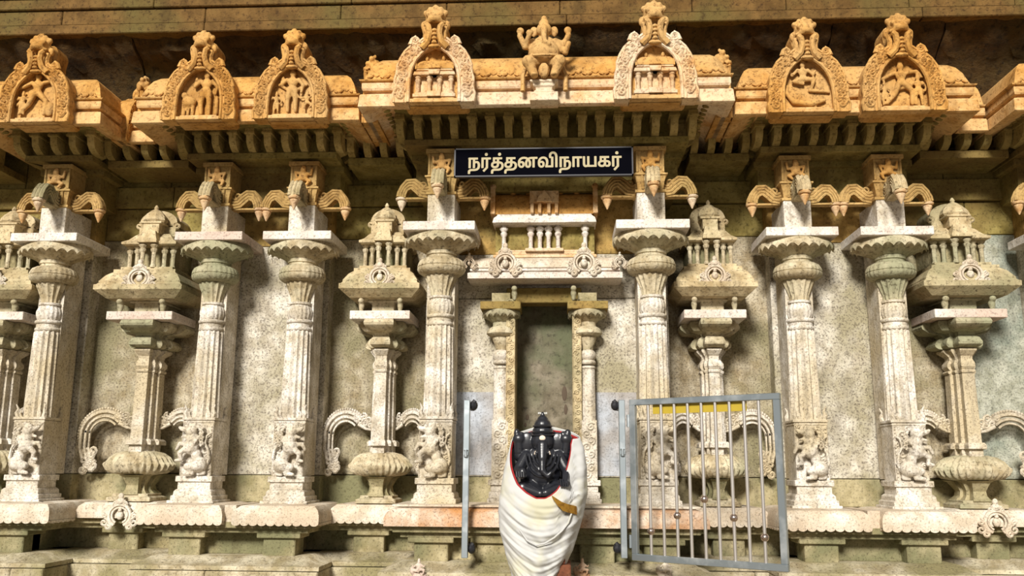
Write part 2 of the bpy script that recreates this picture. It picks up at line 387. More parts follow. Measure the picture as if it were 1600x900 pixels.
def arm(b):
    C = armcurve(); up = []; dn = []
    for i, (s, z) in enumerate(C):
        a = C[max(i-1,0)]; c = C[min(i+1,len(C)-1)]; d = Vector((c[0]-a[0], c[1]-a[1])).normalized(); n = Vector((-d.y, d.x)); h = .034 if i < 6 else .026
        up.append((s+n.x*h, z+n.y*h)); dn.append((s-n.x*h, z-n.y*h))
    b.prism(dn+up[::-1], -.032, .032)
    for k in (-.9, -.3, .3, .9):
        for y in (-.032, .032):
            b.tube([((u[0]*(1+k)+d[0]*(1-k))/2, y, (u[1]*(1+k)+d[1]*(1-k))/2) for u, d in zip(up, dn)], .0085, 5)
    for y in (-.024, 0, .024): b.tube([(u[0], y, u[1]) for u in up], .0085, 5)
    b.spiral(.125, 3.40, .03, 1.3, -PI/2, 1, -.034, .007); b.spiral(.125, 3.40, .03, 1.3, -PI/2, 1, .034, .007)
    b.box(.05, .30, -.03, .03, 3.310, 3.322)
pm('corbel_arm', 'corbel', arm, angle=40)
PM['corbel_arm_front'] = PM['corbel_arm'].copy(); PM['corbel_arm_front'].materials[0] = MT['shrine']
pm('lotus_pendant', 'fascia', lambda b: b.loft(CI(14), [(.004,3.238),(.012,3.255),(.024,3.28),(.030,3.297),(.026,3.306),(.038,3.310),(.042,3.32),(.030,3.332),(.012,3.335)], c=(.272,0)))
def figblock(b):
    b.box(-.09,.09,-.09,.25,3.446,3.60); b.box(-.105,.105,-.105,.25,3.598,3.628); b.box(-.095,.095,-.095,.2,3.44,3.455)
    b.box(-.09,-.075,-.098,-.08,3.455,3.598); b.box(.075,.09,-.098,-.08,3.455,3.598)
pm('figure_block', 'corbel', figblock, smooth=False, bevel=.003)
dwarf = [('s',(0,-.105,3.515),(.032,.022,.03)),('s',(0,-.11,3.565),(.02,.018,.022)),('s',(0,-.105,3.585),(.016,.014,.012)),
 ('c',(.02,-.105,3.54),(.052,-.105,3.53),.011,.009),('c',(.052,-.105,3.53),(.058,-.105,3.575),.009,.008),('c',(-.02,-.105,3.54),(-.055,-.105,3.55),.011,.009),('c',(-.055,-.105,3.55),(-.045,-.11,3.515),.009,.008),
 ('c',(.015,-.105,3.50),(.05,-.11,3.485),.014,.011),('c',(.05,-.11,3.485),(.025,-.11,3.462),.011,.009),('c',(-.015,-.105,3.50),(-.05,-.11,3.49),.014,.011),('c',(-.05,-.11,3.49),(-.035,-.11,3.462),.011,.009)]
PM['dwarf'] = blob('dwarf', dwarf, .005, 'ochre', smooth=1)
# rearing lion, facing +x, in front of a block face
lion = [('s',(-.035,-.13,1.605),(.050,.042,.050)),('s',(-.012,-.128,1.66),(.032,.034,.045)),('s',(.022,-.135,1.715),(.050,.046,.050)),('s',(.018,-.135,1.765),(.042,.042,.045)),('s',(.026,-.14,1.812),(.038,.040,.036)),
 ('c',(.045,-.145,1.818),(.086,-.15,1.828),.021,.016),('s',(.098,-.15,1.836),(.011,.014,.010)),('c',(.042,-.14,1.786),(.082,-.145,1.776),.013,.009),('s',(.05,-.165,1.842),(.014,.012,.012)),('s',(.004,-.15,1.852),(.012,.012,.018)),('s',(.058,-.168,1.826),(.008,.008,.008)),
 ('c',(-.03,-.145,1.60),(.034,-.15,1.592),.040,.024),('c',(.034,-.15,1.592),(.002,-.145,1.558),.020,.015),('c',(.002,-.145,1.551),(.05,-.15,1.547),.014,.012),('c',(-.05,-.12,1.59),(-.062,-.12,1.555),.024,.015),('c',(-.062,-.12,1.550),(-.03,-.125,1.546),.013,.011),
 ('c',(.045,-.15,1.71),(.088,-.155,1.675),.022,.016),('c',(.088,-.155,1.675),(.078,-.15,1.638),.015,.012),('c',(.078,-.15,1.634),(.108,-.155,1.630),.013,.010),('c',(.05,-.13,1.73),(.098,-.135,1.735),.018,.014),('c',(.098,-.135,1.735),(.116,-.135,1.70),.013,.010)]
for i in range(8):
    a = PI*.42+i*PI*.15; lion.append(('s',(.014+.052*math.cos(a),-.142,1.80+.054*math.sin(a)),(.013,.016,.013)))
for i in range(4): lion.append(('s',(-.02+.012*i,-.17,1.755-.02*i),(.010,.010,.012)))
PM['lion'] = blob('lion', lion, .005, 'pillar', smooth=1)
def scrollpanel(b):
    for (cx, cz, r, d, a) in ((-.045,1.80,.036,1,0),(-.055,1.70,.034,-1,1),(-.06,1.60,.03,1,2),(.03,1.845,.024,-1,1),(-.075,1.65,.018,1,0),(.075,1.62,.02,1,0),(-.08,1.755,.016,1,2),(.08,1.86,.014,1,0)):
        b.spiral(cx, cz, r, 1.4, a, d, -.102, .008)
    for i in range(14): b.ball((-.088,-.102,1.56+.022*i), .007, 6, 4)
    b.tube([(-.07,-.115,1.59),(-.092,-.12,1.64),(-.082,-.125,1.70),(-.06,-.125,1.735),(-.07,-.125,1.785),(-.088,-.12,1.80)], .011, 6, .6)
    for i in range(6): b.spiral(-.03-.004*i, 1.845-.022*i, .017, 1.2, i, 1, -.15, .006, 9)
    for sx in (-1, 1): b.tube([(sx*.096,-.1,1.54),(sx*.096,-.1,1.87)], .005, 4)
pm('scrollwork', 'pillar', scrollpanel)
def make_pillar(x, yf, face, label):
    t = thing('pillar', (x, yf+.175, 1.366), label, 'pillar', 'large fluted pillars of the temple wall')
    def put(key, nm=None, par=t, rz=0, sx=1):
        o = ob(nm or key, PM[key], par); o.location = (0,0,-1.366 if par is t else 0); o.rotation_euler[2] = rz
        if sx != 1: o.scale = (sx,1,1)
        return o
    for k in ('plinth','shaft','corner_leaves','collar','melon_ball','bell','cushion','neck_ring','lotus_capital','abacus','backing','neck_block','corbel_block'): put(k)
    for c in t.children:
        if c.name.startswith('abacus'): c.location[1] = HS-.175
        if c.name.startswith('lotus_capital'): c.scale = (1,.78,1)
    cb = put('carved_block'); put('lion', par=cb, sx=face); put('scrollwork', par=cb, sx=face)
    fb = put('figure_block'); put('dwarf', 'carved_dwarf', fb, sx=face)
    for rz in (0, PI, -PI/2):
        a = put('corbel_arm_front' if rz < 0 else 'corbel_arm', 'corbel_arm', rz=rz); put('lotus_pendant', par=a)
    return t
make_pillar(-XO, YS, 1, 'leftmost large fluted pillar, under the single arch at the far left')
make_pillar(-XA, YS, -1, 'left pillar of the left pair, beside the leftmost fully visible pot pilaster')
make_pillar(-XB, YS, 1, 'right pillar of the left pair, lion at its foot facing right')
make_pillar(-XC, 0, -1, 'large fluted pillar left of the central niche, at the left end of the black signboard')
make_pillar(XC, 0, 1, 'large fluted pillar right of the central niche, partly behind the steel gate')
make_pillar(XB, YS, -1, 'left pillar of the right pair, just beyond the free end of the gate')
make_pillar(XA, YS, 1, 'right pillar of the right pair, next to the rightmost pot pilaster')
make_pillar(XO, YS, -1, 'pillar beyond the right edge of the photograph')
# ================================================================== ENTABLATURES
def bracket(b):
    C = [(.06,3.692),(.02,3.698),(-.02,3.715),(-.045,3.74),(-.052,3.77),(-.058,3.795)]; T = [(.10,3.692),(.10,3.795)]
    n = 8
    b.add([(x, y, z) for x in (-.024,.024) for (y, z) in C+T[::-1]], [list(range(n)), list(range(n,2*n))[::-1]]+[[i, n+i, n+(i+1)%n, (i+1)%n] for i in range(n)])
    b.box(-.034,.034,-.072,.1,3.795,3.808); b.box(-.030,.030,-.066,.1,3.812,3.835)
pm('bracket', 'olivelit', bracket, angle=50)
def roofprof(): return [(.02,3.94),(.004,3.946),(.0,3.955),(.03,3.965),(.042,4.0),(.058,4.05),(.085,4.10),(.12,4.135),(.17,4.16),(.30,4.17),(.30,3.94)]
def entab(x0, x1, yf, yb, label, bays_x, recess=False, eave=None):
    t = thing('entablature', ((x0+x1)/2, yf, 3.38), label, 'cornice', 'carved cornices above the pillars')
    ox = (x0+x1)/2
    def part(nm, mt, fn, **k):
        o = P(t, nm, mt, fn, **k); o.location = (-ox, -yf, -3.38); return o
    e0, e1 = eave or (x0, x1); fm = 'fascia' if abs(ox) < .1 else 'fasciao'
    if e1 > e0:
        pth = bay(e0, e1, yf, yb) if not recess else [(e0,yf),(e1,yf)]
        part('eave', fm, lambda b: mould(b, pth, [(.01,3.77),(0,3.776),(.006,3.85),(.012,3.86),(.045,3.863),(.045,3.886),(.022,3.888),(.016,3.90),(.016,3.935),(.022,3.942),(.2,3.945),(.22,3.85),(.10,3.80),(.04,3.77)]), angle=25)
        part('roof', 'ochre', lambda b: mould(b, pth, roofprof()), angle=40)
    def leafs(b):
        n = round((x1-x0)/.11); w = (x1-x0-.1)/n
        for i in range(n):
            c = x0+.05+(i+.5)*w
            b.tube([(c-w*.48,yf+.012,3.968),(c-w*.25,yf+.03,3.985),(c-.02,yf+.036,4.0),(c,yf+.036,3.985),(c+.02,yf+.036,4.0),(c+w*.25,yf+.03,3.985),(c+w*.48,yf+.012,3.968)], .006, 5)
    ins = .21 if not recess else .03; yi = yf+(.33 if not recess else .12)
    if not recess:
        part('leaf_edging', 'ochre', leafs)
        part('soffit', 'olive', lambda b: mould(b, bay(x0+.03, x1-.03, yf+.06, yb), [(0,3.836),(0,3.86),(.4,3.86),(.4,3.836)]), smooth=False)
    L = x1-x0-2*ins; n = max(2, round(L/.117))
    for i in range(n+1):
        o = ob('bracket', PM['bracket'], t); o.location = (x0+ins+L*i/n-ox, yi-yf, -3.38)
    if not recess:
        m_ = max(1, int((yb-yi-.1)/.135))
        for sx, xx in ((-1, x0+ins), (1, x1-ins)):
            for j in range(1, m_+1):
                o = ob('bracket', PM['bracket'], t); o.location = (xx-ox, yi-yf+j*.135, -3.38); o.rotation_euler[2] = sx*PI/2
            for j in range(9):
                o = ob('soffit_rib', PM['rib'], t); o.location = (xx+sx*.12-ox, .12+j*.062, 3.836-3.38)
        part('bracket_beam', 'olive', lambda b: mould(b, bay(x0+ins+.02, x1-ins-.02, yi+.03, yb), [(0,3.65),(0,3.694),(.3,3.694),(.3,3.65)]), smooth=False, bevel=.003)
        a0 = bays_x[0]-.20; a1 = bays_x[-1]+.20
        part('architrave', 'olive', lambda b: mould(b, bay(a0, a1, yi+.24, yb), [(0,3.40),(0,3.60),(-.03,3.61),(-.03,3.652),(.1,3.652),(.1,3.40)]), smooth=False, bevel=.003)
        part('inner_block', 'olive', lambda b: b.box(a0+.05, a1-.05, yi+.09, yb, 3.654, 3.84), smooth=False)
    else:
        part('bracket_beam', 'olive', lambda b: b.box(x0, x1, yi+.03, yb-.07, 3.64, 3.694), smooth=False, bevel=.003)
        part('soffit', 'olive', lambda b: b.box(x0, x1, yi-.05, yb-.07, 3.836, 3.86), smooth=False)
    return t
pm('rib', 'olive', lambda b: b.box(-.075,.075,-.02,.02,-.025,.0), smooth=False, bevel=.008)
YE = -.286
entab(-1.15, 1.15, YE, .75, 'tall central cornice with curved roof above the black signboard', (-XC, XC))
entab(-XA-.45, -XB+.45, YE+YS, .8, 'cornice over the left pair of pillars with two figure arches', (-XA, -XB))
entab(XB-.45, XA+.45, YE+YS, .8, 'cornice over the right pair of pillars with two figure arches', (XB, XA))
entab(-XO-.47, -XO+.47, YE+YS, .8, 'cornice over the leftmost pillar, cut by the left edge', (-XO,))
entab(XO-.47, XO+.47, YE+YS, .8, 'dark cornice corner at the right edge of the photograph', (XO,))
for s in (-1, 1):
    for c, w, ev, nm in ((1.17, .20, (0, 0), 'row of brackets beside the central cornice'), (2.786, .29, (2.69, 2.885), 'narrow strip with brackets near the outer end')):
        entab(s*c-w, s*c+w, .26, .82, 'set-back cornice in the %s recess, %s' % ('left' if s < 0 else 'right', nm), (s*c,), True, tuple(sorted((s*ev[0], s*ev[1]))))
for s in (-1, 1):  # unseen end cornices, added to keep the sun off the wall below
    entab(min(s*3.87, s*4.75), max(s*3.87, s*4.75), .26, .82, 'set-back cornice beyond the %s single cornice, just outside the photograph' % ('far left' if s < 0 else 'far right'), (s*4.3,), True)
# ================================================================== HORSESHOE ARCHES
def arch_pts(outer):
    if outer: pts = [(.236,0),(.243,.05),(.228,.09),(.236,.14),(.220,.19),(.222,.23),(.202,.28),(.175,.325),(.135,.362),(.085,.385),(.060,.41)]
    else: pts = [(.150,0),(.150,.09),(.146,.16),(.134,.215),(.112,.265),(.080,.305),(.045,.335),(.0,.352)]
    return pts
def archband(b):
    o = arch_pts(True); i = arch_pts(False)
    n = 22
    def res(p, n):
        L = [0]
        for a, c in zip(p, p[1:]): L.append(L[-1]+math.hypot(c[0]-a[0], c[1]-a[1]))
        out = []
        for k in range(n):
            t = L[-1]*k/(n-1); j = max(q for q in range(len(p)-1) if L[q] <= t+1e-9); f = (t-L[j])/(L[j+1]-L[j])
            out.append((p[j][0]+(p[j+1][0]-p[j][0])*f, p[j][1]+(p[j+1][1]-p[j][1])*f))
        return out
    O = res(o+[(0,.42)], n); I = res(i, n)
    for s in (-1, 1):
        R = [[(s*a[0],-.05,a[1]),(s*c[0],-.05,c[1]),(s*c[0],.06,c[1]),(s*a[0],.06,a[1])] for a, c in zip(O, I)]
        b.rings(R)
        b.tube([(s*p[0],-.05,p[1]) for p in I], .011, 6); b.tube([(s*p[0]*.99,-.048,p[1]) for p in O[:-2]], .009, 6)
        b.tube([(s*(p[0]*.72+q[0]*.28),-.05,p[1]*.72+q[1]*.28) for p, q in zip(I, O)], .005, 4)
        b.spiral(s*.115, .385, .028, 1.3, -PI/2, s, -.05, .012)
        b.tube([(s*.145,-.05,.36),(s*.135,-.05,.395),(s*.112,-.05,.415)], .016, 6, .5)
        for k in range(2, 19):
            c = (O[k][0]*.55+I[k][0]*.45, O[k][1]*.55+I[k][1]*.45)
            b.spiral(s*c[0]+s*(.008 if k % 2 else -.008), c[1], .027, 1.35, k*1.3, s*(1 if k % 2 else -1), -.053, .0075, 13)
            if k % 2: b.ball((s*(c[0]+.028), -.053, c[1]+.012), .009, 6, 4)
pm('arch_band', 'fascia', archband, angle=50); PM['arch_band_o'] = PM['arch_band'].copy(); PM['arch_band_o'].materials[0] = MT['ochre']
def neck(b):
    for s in (-1, 1):
        b.tube([(s*.075,-.06,.335),(s*.04,-.072,.37),(s*.028,-.08,.42),(s*.036,-.085,.46),(s*.05,-.08,.475)], .021, 7, .8)
        b.tube([(s*.06,-.04,.38),(s*.056,-.05,.43),(s*.066,-.05,.47)], .016, 6)
    for z in (.36,.385,.41,.435): b.ball((0,-.075,z), (.018,.02,.014), 8, 5)
    b.ball((0,-.065,.34), (.04,.02,.016), 10, 5)
pm('arch_neck', 'ochre', neck)
head = [('s',(0,-.03,.53),(.062,.055,.05)),('s',(0,-.085,.505),(.045,.03,.022)),('s',(0,-.10,.52),(.014,.016,.014)),('s',(.036,-.075,.54),(.02,.018,.018)),('s',(-.036,-.075,.54),(.02,.018,.018)),
 ('c',(-.055,-.07,.488),(0,-.10,.497),.013,.012),('c',(.055,-.07,.488),(0,-.10,.497),.013,.012),('s',(.072,-.03,.49),(.018,.02,.03)),('s',(-.072,-.03,.49),(.018,.02,.03)),
 ('s',(0,-.05,.585),(.022,.02,.03)),('s',(.032,-.05,.58),(.018,.018,.022)),('s',(-.032,-.05,.58),(.018,.018,.022)),('s',(.06,-.04,.565),(.016,.018,.02)),('s',(-.06,-.04,.565),(.016,.018,.02)),('s',(0,-.03,.61),(.012,.012,.016)),('s',(0,.0,.45),(.055,.05,.07))]
PM['lion_mask'] = blob('lion_mask', head, .007, 'ochre', smooth=2)
def panel(b):
    I = arch_pts(False); poly = [(p[0]*1.03, p[1]*1.03) for p in I]; b.prism([(-x, z) for x, z in poly[::1]][:-1]+poly[::-1], .0, .06)
pm('arch_panel', 'ochre', panel, smooth=False)
pm('back_stone', 'ochre', lambda b: (b.prism([(-.19,.02),(.19,.02),(.19,.25),(.12,.36),(.055,.40),(.05,.47),(.062,.53),(.04,.58),(-.04,.58),(-.062,.53),(-.05,.47),(-.055,.40),(-.12,.36),(-.19,.25)], .05, .20),), smooth=False, bevel=.012)
pm('sill', 'fasciao', lambda b: (b.box(-.15,.15,-.05,.02,0,.022), b.box(-.12,.12,-.038,.02,.022,.034)), smooth=False, bevel=.002)
def fig(x, z, h, pose):   # a small standing or striding relief figure of height h, base at x,z
    k = h*1.12; f = lambda a, c, y=-.022: (x+a*k, y, z+c*k)
    pr = [('s',f(0,.90),(.075*k,.06*k,.085*k)),('s',f(0,1.0),(.06*k,.05*k,.06*k)),('s',f(0,.70),(.115*k,.07*k,.12*k)),('s',f(0,.55),(.10*k,.065*k,.09*k)),('c',f(0,.78),f(0,.86),.045*k,.045*k)]
    L = {'stand': ((.06,.5,.08,.26,.09,.02),(-.06,.5,-.10,.26,-.08,.02)), 'stride': ((.06,.5,.22,.34,.20,.04),(-.06,.5,-.16,.26,-.34,.06)), 'sit': ((.06,.5,.28,.50,.20,.28),(-.06,.5,-.24,.44,.0,.38)), 'dance': ((.06,.5,.24,.40,.10,.26),(-.06,.5,-.12,.28,-.06,.02))}[pose]
    for a in L: pr += [('c',f(a[0],a[1]),f(a[2],a[3]),.072*k,.055*k),('c',f(a[2],a[3]),f(a[4],a[5]),.055*k,.04*k)]
    A = {'stand': ((.13,.76,.24,.62,.20,.46),(-.13,.76,-.25,.64,-.22,.82)), 'stride': ((.13,.76,.34,.80,.46,.66),(-.13,.76,-.32,.66,-.52,.60)), 'sit': ((.13,.76,.26,.62,.32,.74),(-.13,.76,-.28,.60,-.36,.78)), 'dance': ((.13,.76,.30,.86,.24,1.05),(-.13,.76,-.30,.70,-.42,.86))}[pose]
    for a in A: pr += [('c',f(a[0],a[1]),f(a[2],a[3]),.045*k,.038*k),('c',f(a[2],a[3]),f(a[4],a[5]),.038*k,.032*k)]
    return pr
def mini_shrine(t):
    P(t, 'shrine_base', 'fascia', lambda b: (b.box(-.125,.125,-.045,0,.035,.055), b.box(-.115,.115,-.035,0,.055,.068), b.box(-.04,.04,-.055,0,.035,.068)), smooth=False, bevel=.002)
    for x in (-.098,-.030,.030,.098):
        P(t, 'column', 'fascia', lambda b: (b.loft(CI(10), [(.012,.068),(.012,.135),(.017,.14),(.017,.15),(.012,.153),(.02,.162),(.02,.17)], c=(x,-.022)),), angle=50)
    P(t, 'shrine_wall', 'fascia', lambda b: b.box(-.115,.115,-.008,.0,.068,.17), smooth=False)
    P(t, 'shrine_eave', 'fascia', lambda b: (b.prism([(-.125,.17),(.125,.17),(.118,.192),(-.118,.192)],-.05,0), b.prism([(-.03,.17),(.03,.17),(.035,.2),(-.035,.2)],-.062,0), b.box(-.10,.10,-.03,0,.192,.203), b.box(-.11,.11,-.038,0,.203,.214)), smooth=False, bevel=.002)
    def br(b):
        R = []
        for a in range(9):
            q = PI/2*a/8; R.append([(-.105, -.04*math.cos(q), .214+.065*math.sin(q)), (.105, -.04*math.cos(q), .214+.065*math.sin(q))])
        b.rings(R, cap=False, closed=False)
        b.box(-.115,-.105,-.045,0,.21,.285); b.box(.105,.115,-.045,0,.21,.285)
        b.prism([(-.035,.214),(.035,.214),(.03,.235),(0,.262),(-.03,.235)],-.05,-.02)
        for x in (-.05,.05): b.ball((x,-.012,.288), (.011,.011,.016), 8, 5)
    P(t, 'barrel_roof', 'ochre', br)
def make_arch(x, y, z, label, kind, mat='arch_band', rz=0, sc=1.0):
    t = thing('horseshoe_arch', (x, y, z), label, 'arch', 'horseshoe arches on the cornices', rz=rz, scale=(sc,sc,sc))
    for k, nm in ((mat,'arch_band'),('arch_neck','arch_neck'),('lion_mask','lion_mask'),('arch_panel','arch_panel'),('sill','sill'))+((('back_stone','back_stone'),) if kind else ()): ob(nm, PM[k], t)
    if kind == 'shrine': mini_shrine(t)
    pr = None
    if kind == 'run': pr = fig(.0,.05,.27,'stride')+fig(-.09,.06,.14,'stand')+[('s',(.09,-.01,.10),(.035,.02,.05)),('c',(-.13,-.01,.13),(-.03,-.012,.21),.012,.01)]
    if kind == 'bull': pr = fig(.035,.04,.27,'stand')+[('s',(-.075,-.015,.135),(.05,.025,.036)),('s',(-.105,-.02,.175),(.022,.02,.022)),('c',(-.11,-.01,.12),(-.11,-.01,.045),.014,.011),('c',(-.05,-.01,.12),(-.05,-.01,.045),.014,.011),('c',(-.08,-.01,.12),(-.08,-.01,.045),.012,.010),('c',(.105,-.01,.05),(.105,-.01,.16),.014,.012)]
    if kind == 'trio': pr = fig(0,.05,.26,'stand')+fig(-.10,.04,.13,'stand')+fig(.10,.04,.13,'dance')+[('c',(-.02,-.012,.2),(-.09,-.012,.24),.012,.01),('c',(.02,-.012,.2),(.09,-.012,.24),.012,.01)]
    if kind == 'swan': pr = fig(-.02,.10,.21,'sit')+[('c',(-.12,-.012,.13),(-.08,-.018,.075),.014,.018),('c',(-.08,-.018,.075),(.02,-.02,.06),.018,.02),('c',(.02,-.02,.06),(.10,-.015,.085),.02,.012),('c',(.02,-.012,.15),(.13,-.012,.14),.012,.01),('c',(-.12,-.012,.13),(-.115,-.012,.18),.012,.009),('c',(.03,-.012,.06),(.05,-.012,.035),.012,.01)]
    if kind == 'archer': pr = fig(.0,.04,.24,'stride')+fig(.095,.04,.17,'stand')+fig(-.10,.045,.13,'stand')+[('c',(-.03,-.016,.14),(.05,-.016,.16),.008,.008),('c',(.05,-.016,.06),(.06,-.016,.2),.008,.008)]
    if pr: ob('carved_figure', blob('carved_figure', pr, .0055, 'ochre', smooth=2), t)
    return t
ya = YE-.02; za = 3.768
make_arch(-XC, ya, za, 'pale arch with miniature shrine left of the carved elephant god', 'shrine', sc=1.04)
make_arch(XC, ya, za, 'pale arch with miniature shrine right of the carved elephant god', 'shrine', sc=1.04)
ys_ = YE+YS-.02
make_arch(-XA+.016, ys_, 3.765, 'orange arch with figure and bull, left of the two on the left cornice', 'bull', 'arch_band_o')
make_arch(-XB+.02, ys_, 3.765, 'orange arch with standing figure and two attendants, right on the left cornice', 'trio', 'arch_band_o')
make_arch(XB-.01, ys_, 3.755, 'orange arch with figure seated above a curved swan', 'swan', 'arch_band_o', sc=1.03)
make_arch(XA-.03, ys_, 3.755, 'brown arch with striding archer, on the right cornice', 'archer', 'arch_band_o', sc=1.05)
make_arch(-XO+.05, ys_, 3.765, 'orange arch with a leaping figure at the far left', 'run', 'arch_band_o')
make_arch(XO, ys_, 3.765, 'arch at the right edge of the photograph, mostly cut off', 'run', 'arch_band_o')
for (x, y, rz, lb) in ((-1.13, .18, -PI/2, 'arch seen edge-on at the left end of the central cornice'), (1.13, .18, PI/2, 'arch seen edge-on at the right end of the central cornice'),
    (-XO+.45, .44, PI/2, 'arch seen edge-on at the right flank of the far left cornice')):
    make_arch(x, y, 3.77, lb, None, 'arch_band_o', rz, sc=.92)
# ------------------------------------------------------------------ carved elephant-headed figure on the central cornice
g = thing('carved_elephant_god', (0, YE-.03, 3.765), 'orange stone dancing elephant-headed god on the middle of the central cornice', 'statue')
P(g, 'pedestal', 'fascia', lambda b: (b.box(-.085,.085,-.05,.08,0,.055), b.loft(SQ, [(.062,.045,.055),(.062,.045,.062),(.05,.04,.07),(.05,.04,.085),(.066,.05,.095),(.066,.05,.11),(.085,.06,.118),(.085,.06,.13)]),), smooth=False, bevel=.003)
gp = [('s',(0,-.035,.31),(.098,.08,.078)),('s',(0,-.02,.37),(.075,.055,.055)),('s',(0,-.05,.455),(.048,.045,.045)),('s',(0,-.04,.50),(.034,.032,.03)),('s',(0,-.04,.53),(.02,.02,.025)),
 ('s',(.062,-.03,.455),(.026,.012,.034)),('s',(-.062,-.03,.455),(.026,.012,.034)),('c',(0,-.085,.45),(0,-.10,.40),.022,.018),('c',(0,-.10,.40),(.005,-.11,.35),.018,.015),('c',(.005,-.11,.35),(.035,-.11,.335),.015,.012),
 ('c',(.04,-.02,.26),(.095,-.08,.235),.050,.040),('c',(.095,-.08,.235),(.062,-.07,.155),.036,.026),('c',(-.04,-.02,.26),(-.095,-.08,.235),.050,.040),('c',(-.095,-.08,.235),(-.058,-.07,.155),.036,.026),
 ('s',(.06,-.095,.14),(.024,.036,.014)),('s',(-.056,-.095,.14),(.024,.036,.014)),
 ('c',(.07,-.02,.39),(.12,-.02,.37),.024,.02),('c',(.12,-.02,.37),(.15,-.03,.43),.02,.017),('s',(.145,-.03,.46),(.024,.02,.024)),('c',(-.07,-.02,.39),(-.12,-.02,.37),.024,.02),('c',(-.12,-.02,.37),(-.15,-.03,.43),.02,.017),('s',(-.145,-.03,.46),(.024,.02,.024)),
 ('c',(.07,-.03,.37),(.13,-.04,.31),.024,.02),('c',(.13,-.04,.31),(.15,-.06,.36),.018,.016),('c',(-.07,-.03,.37),(-.115,-.06,.34),.024,.02),('c',(-.115,-.06,.34),(-.09,-.09,.40),.018,.016),('s',(-.085,-.09,.42),(.024,.018,.02))]
ob('body', blob('body', gp, .006, 'ochre', smooth=3), g)
P(g, 'sash', 'ochre', lambda b: (b.tube([(-.11,-.05,.28),(-.05,-.105,.265),(0,-.118,.26),(.05,-.105,.265),(.11,-.05,.28)], .010, 6), b.tube([(-.10,.0,.27),(-.13,.0,.18),(-.13,-.02,.07)], .014, 6), b.tube([(.10,.0,.27),(.13,.0,.18),(.13,-.02,.07)], .014, 6), b.ball((0,-.07,.18), (.034,.03,.05), 8, 6)))
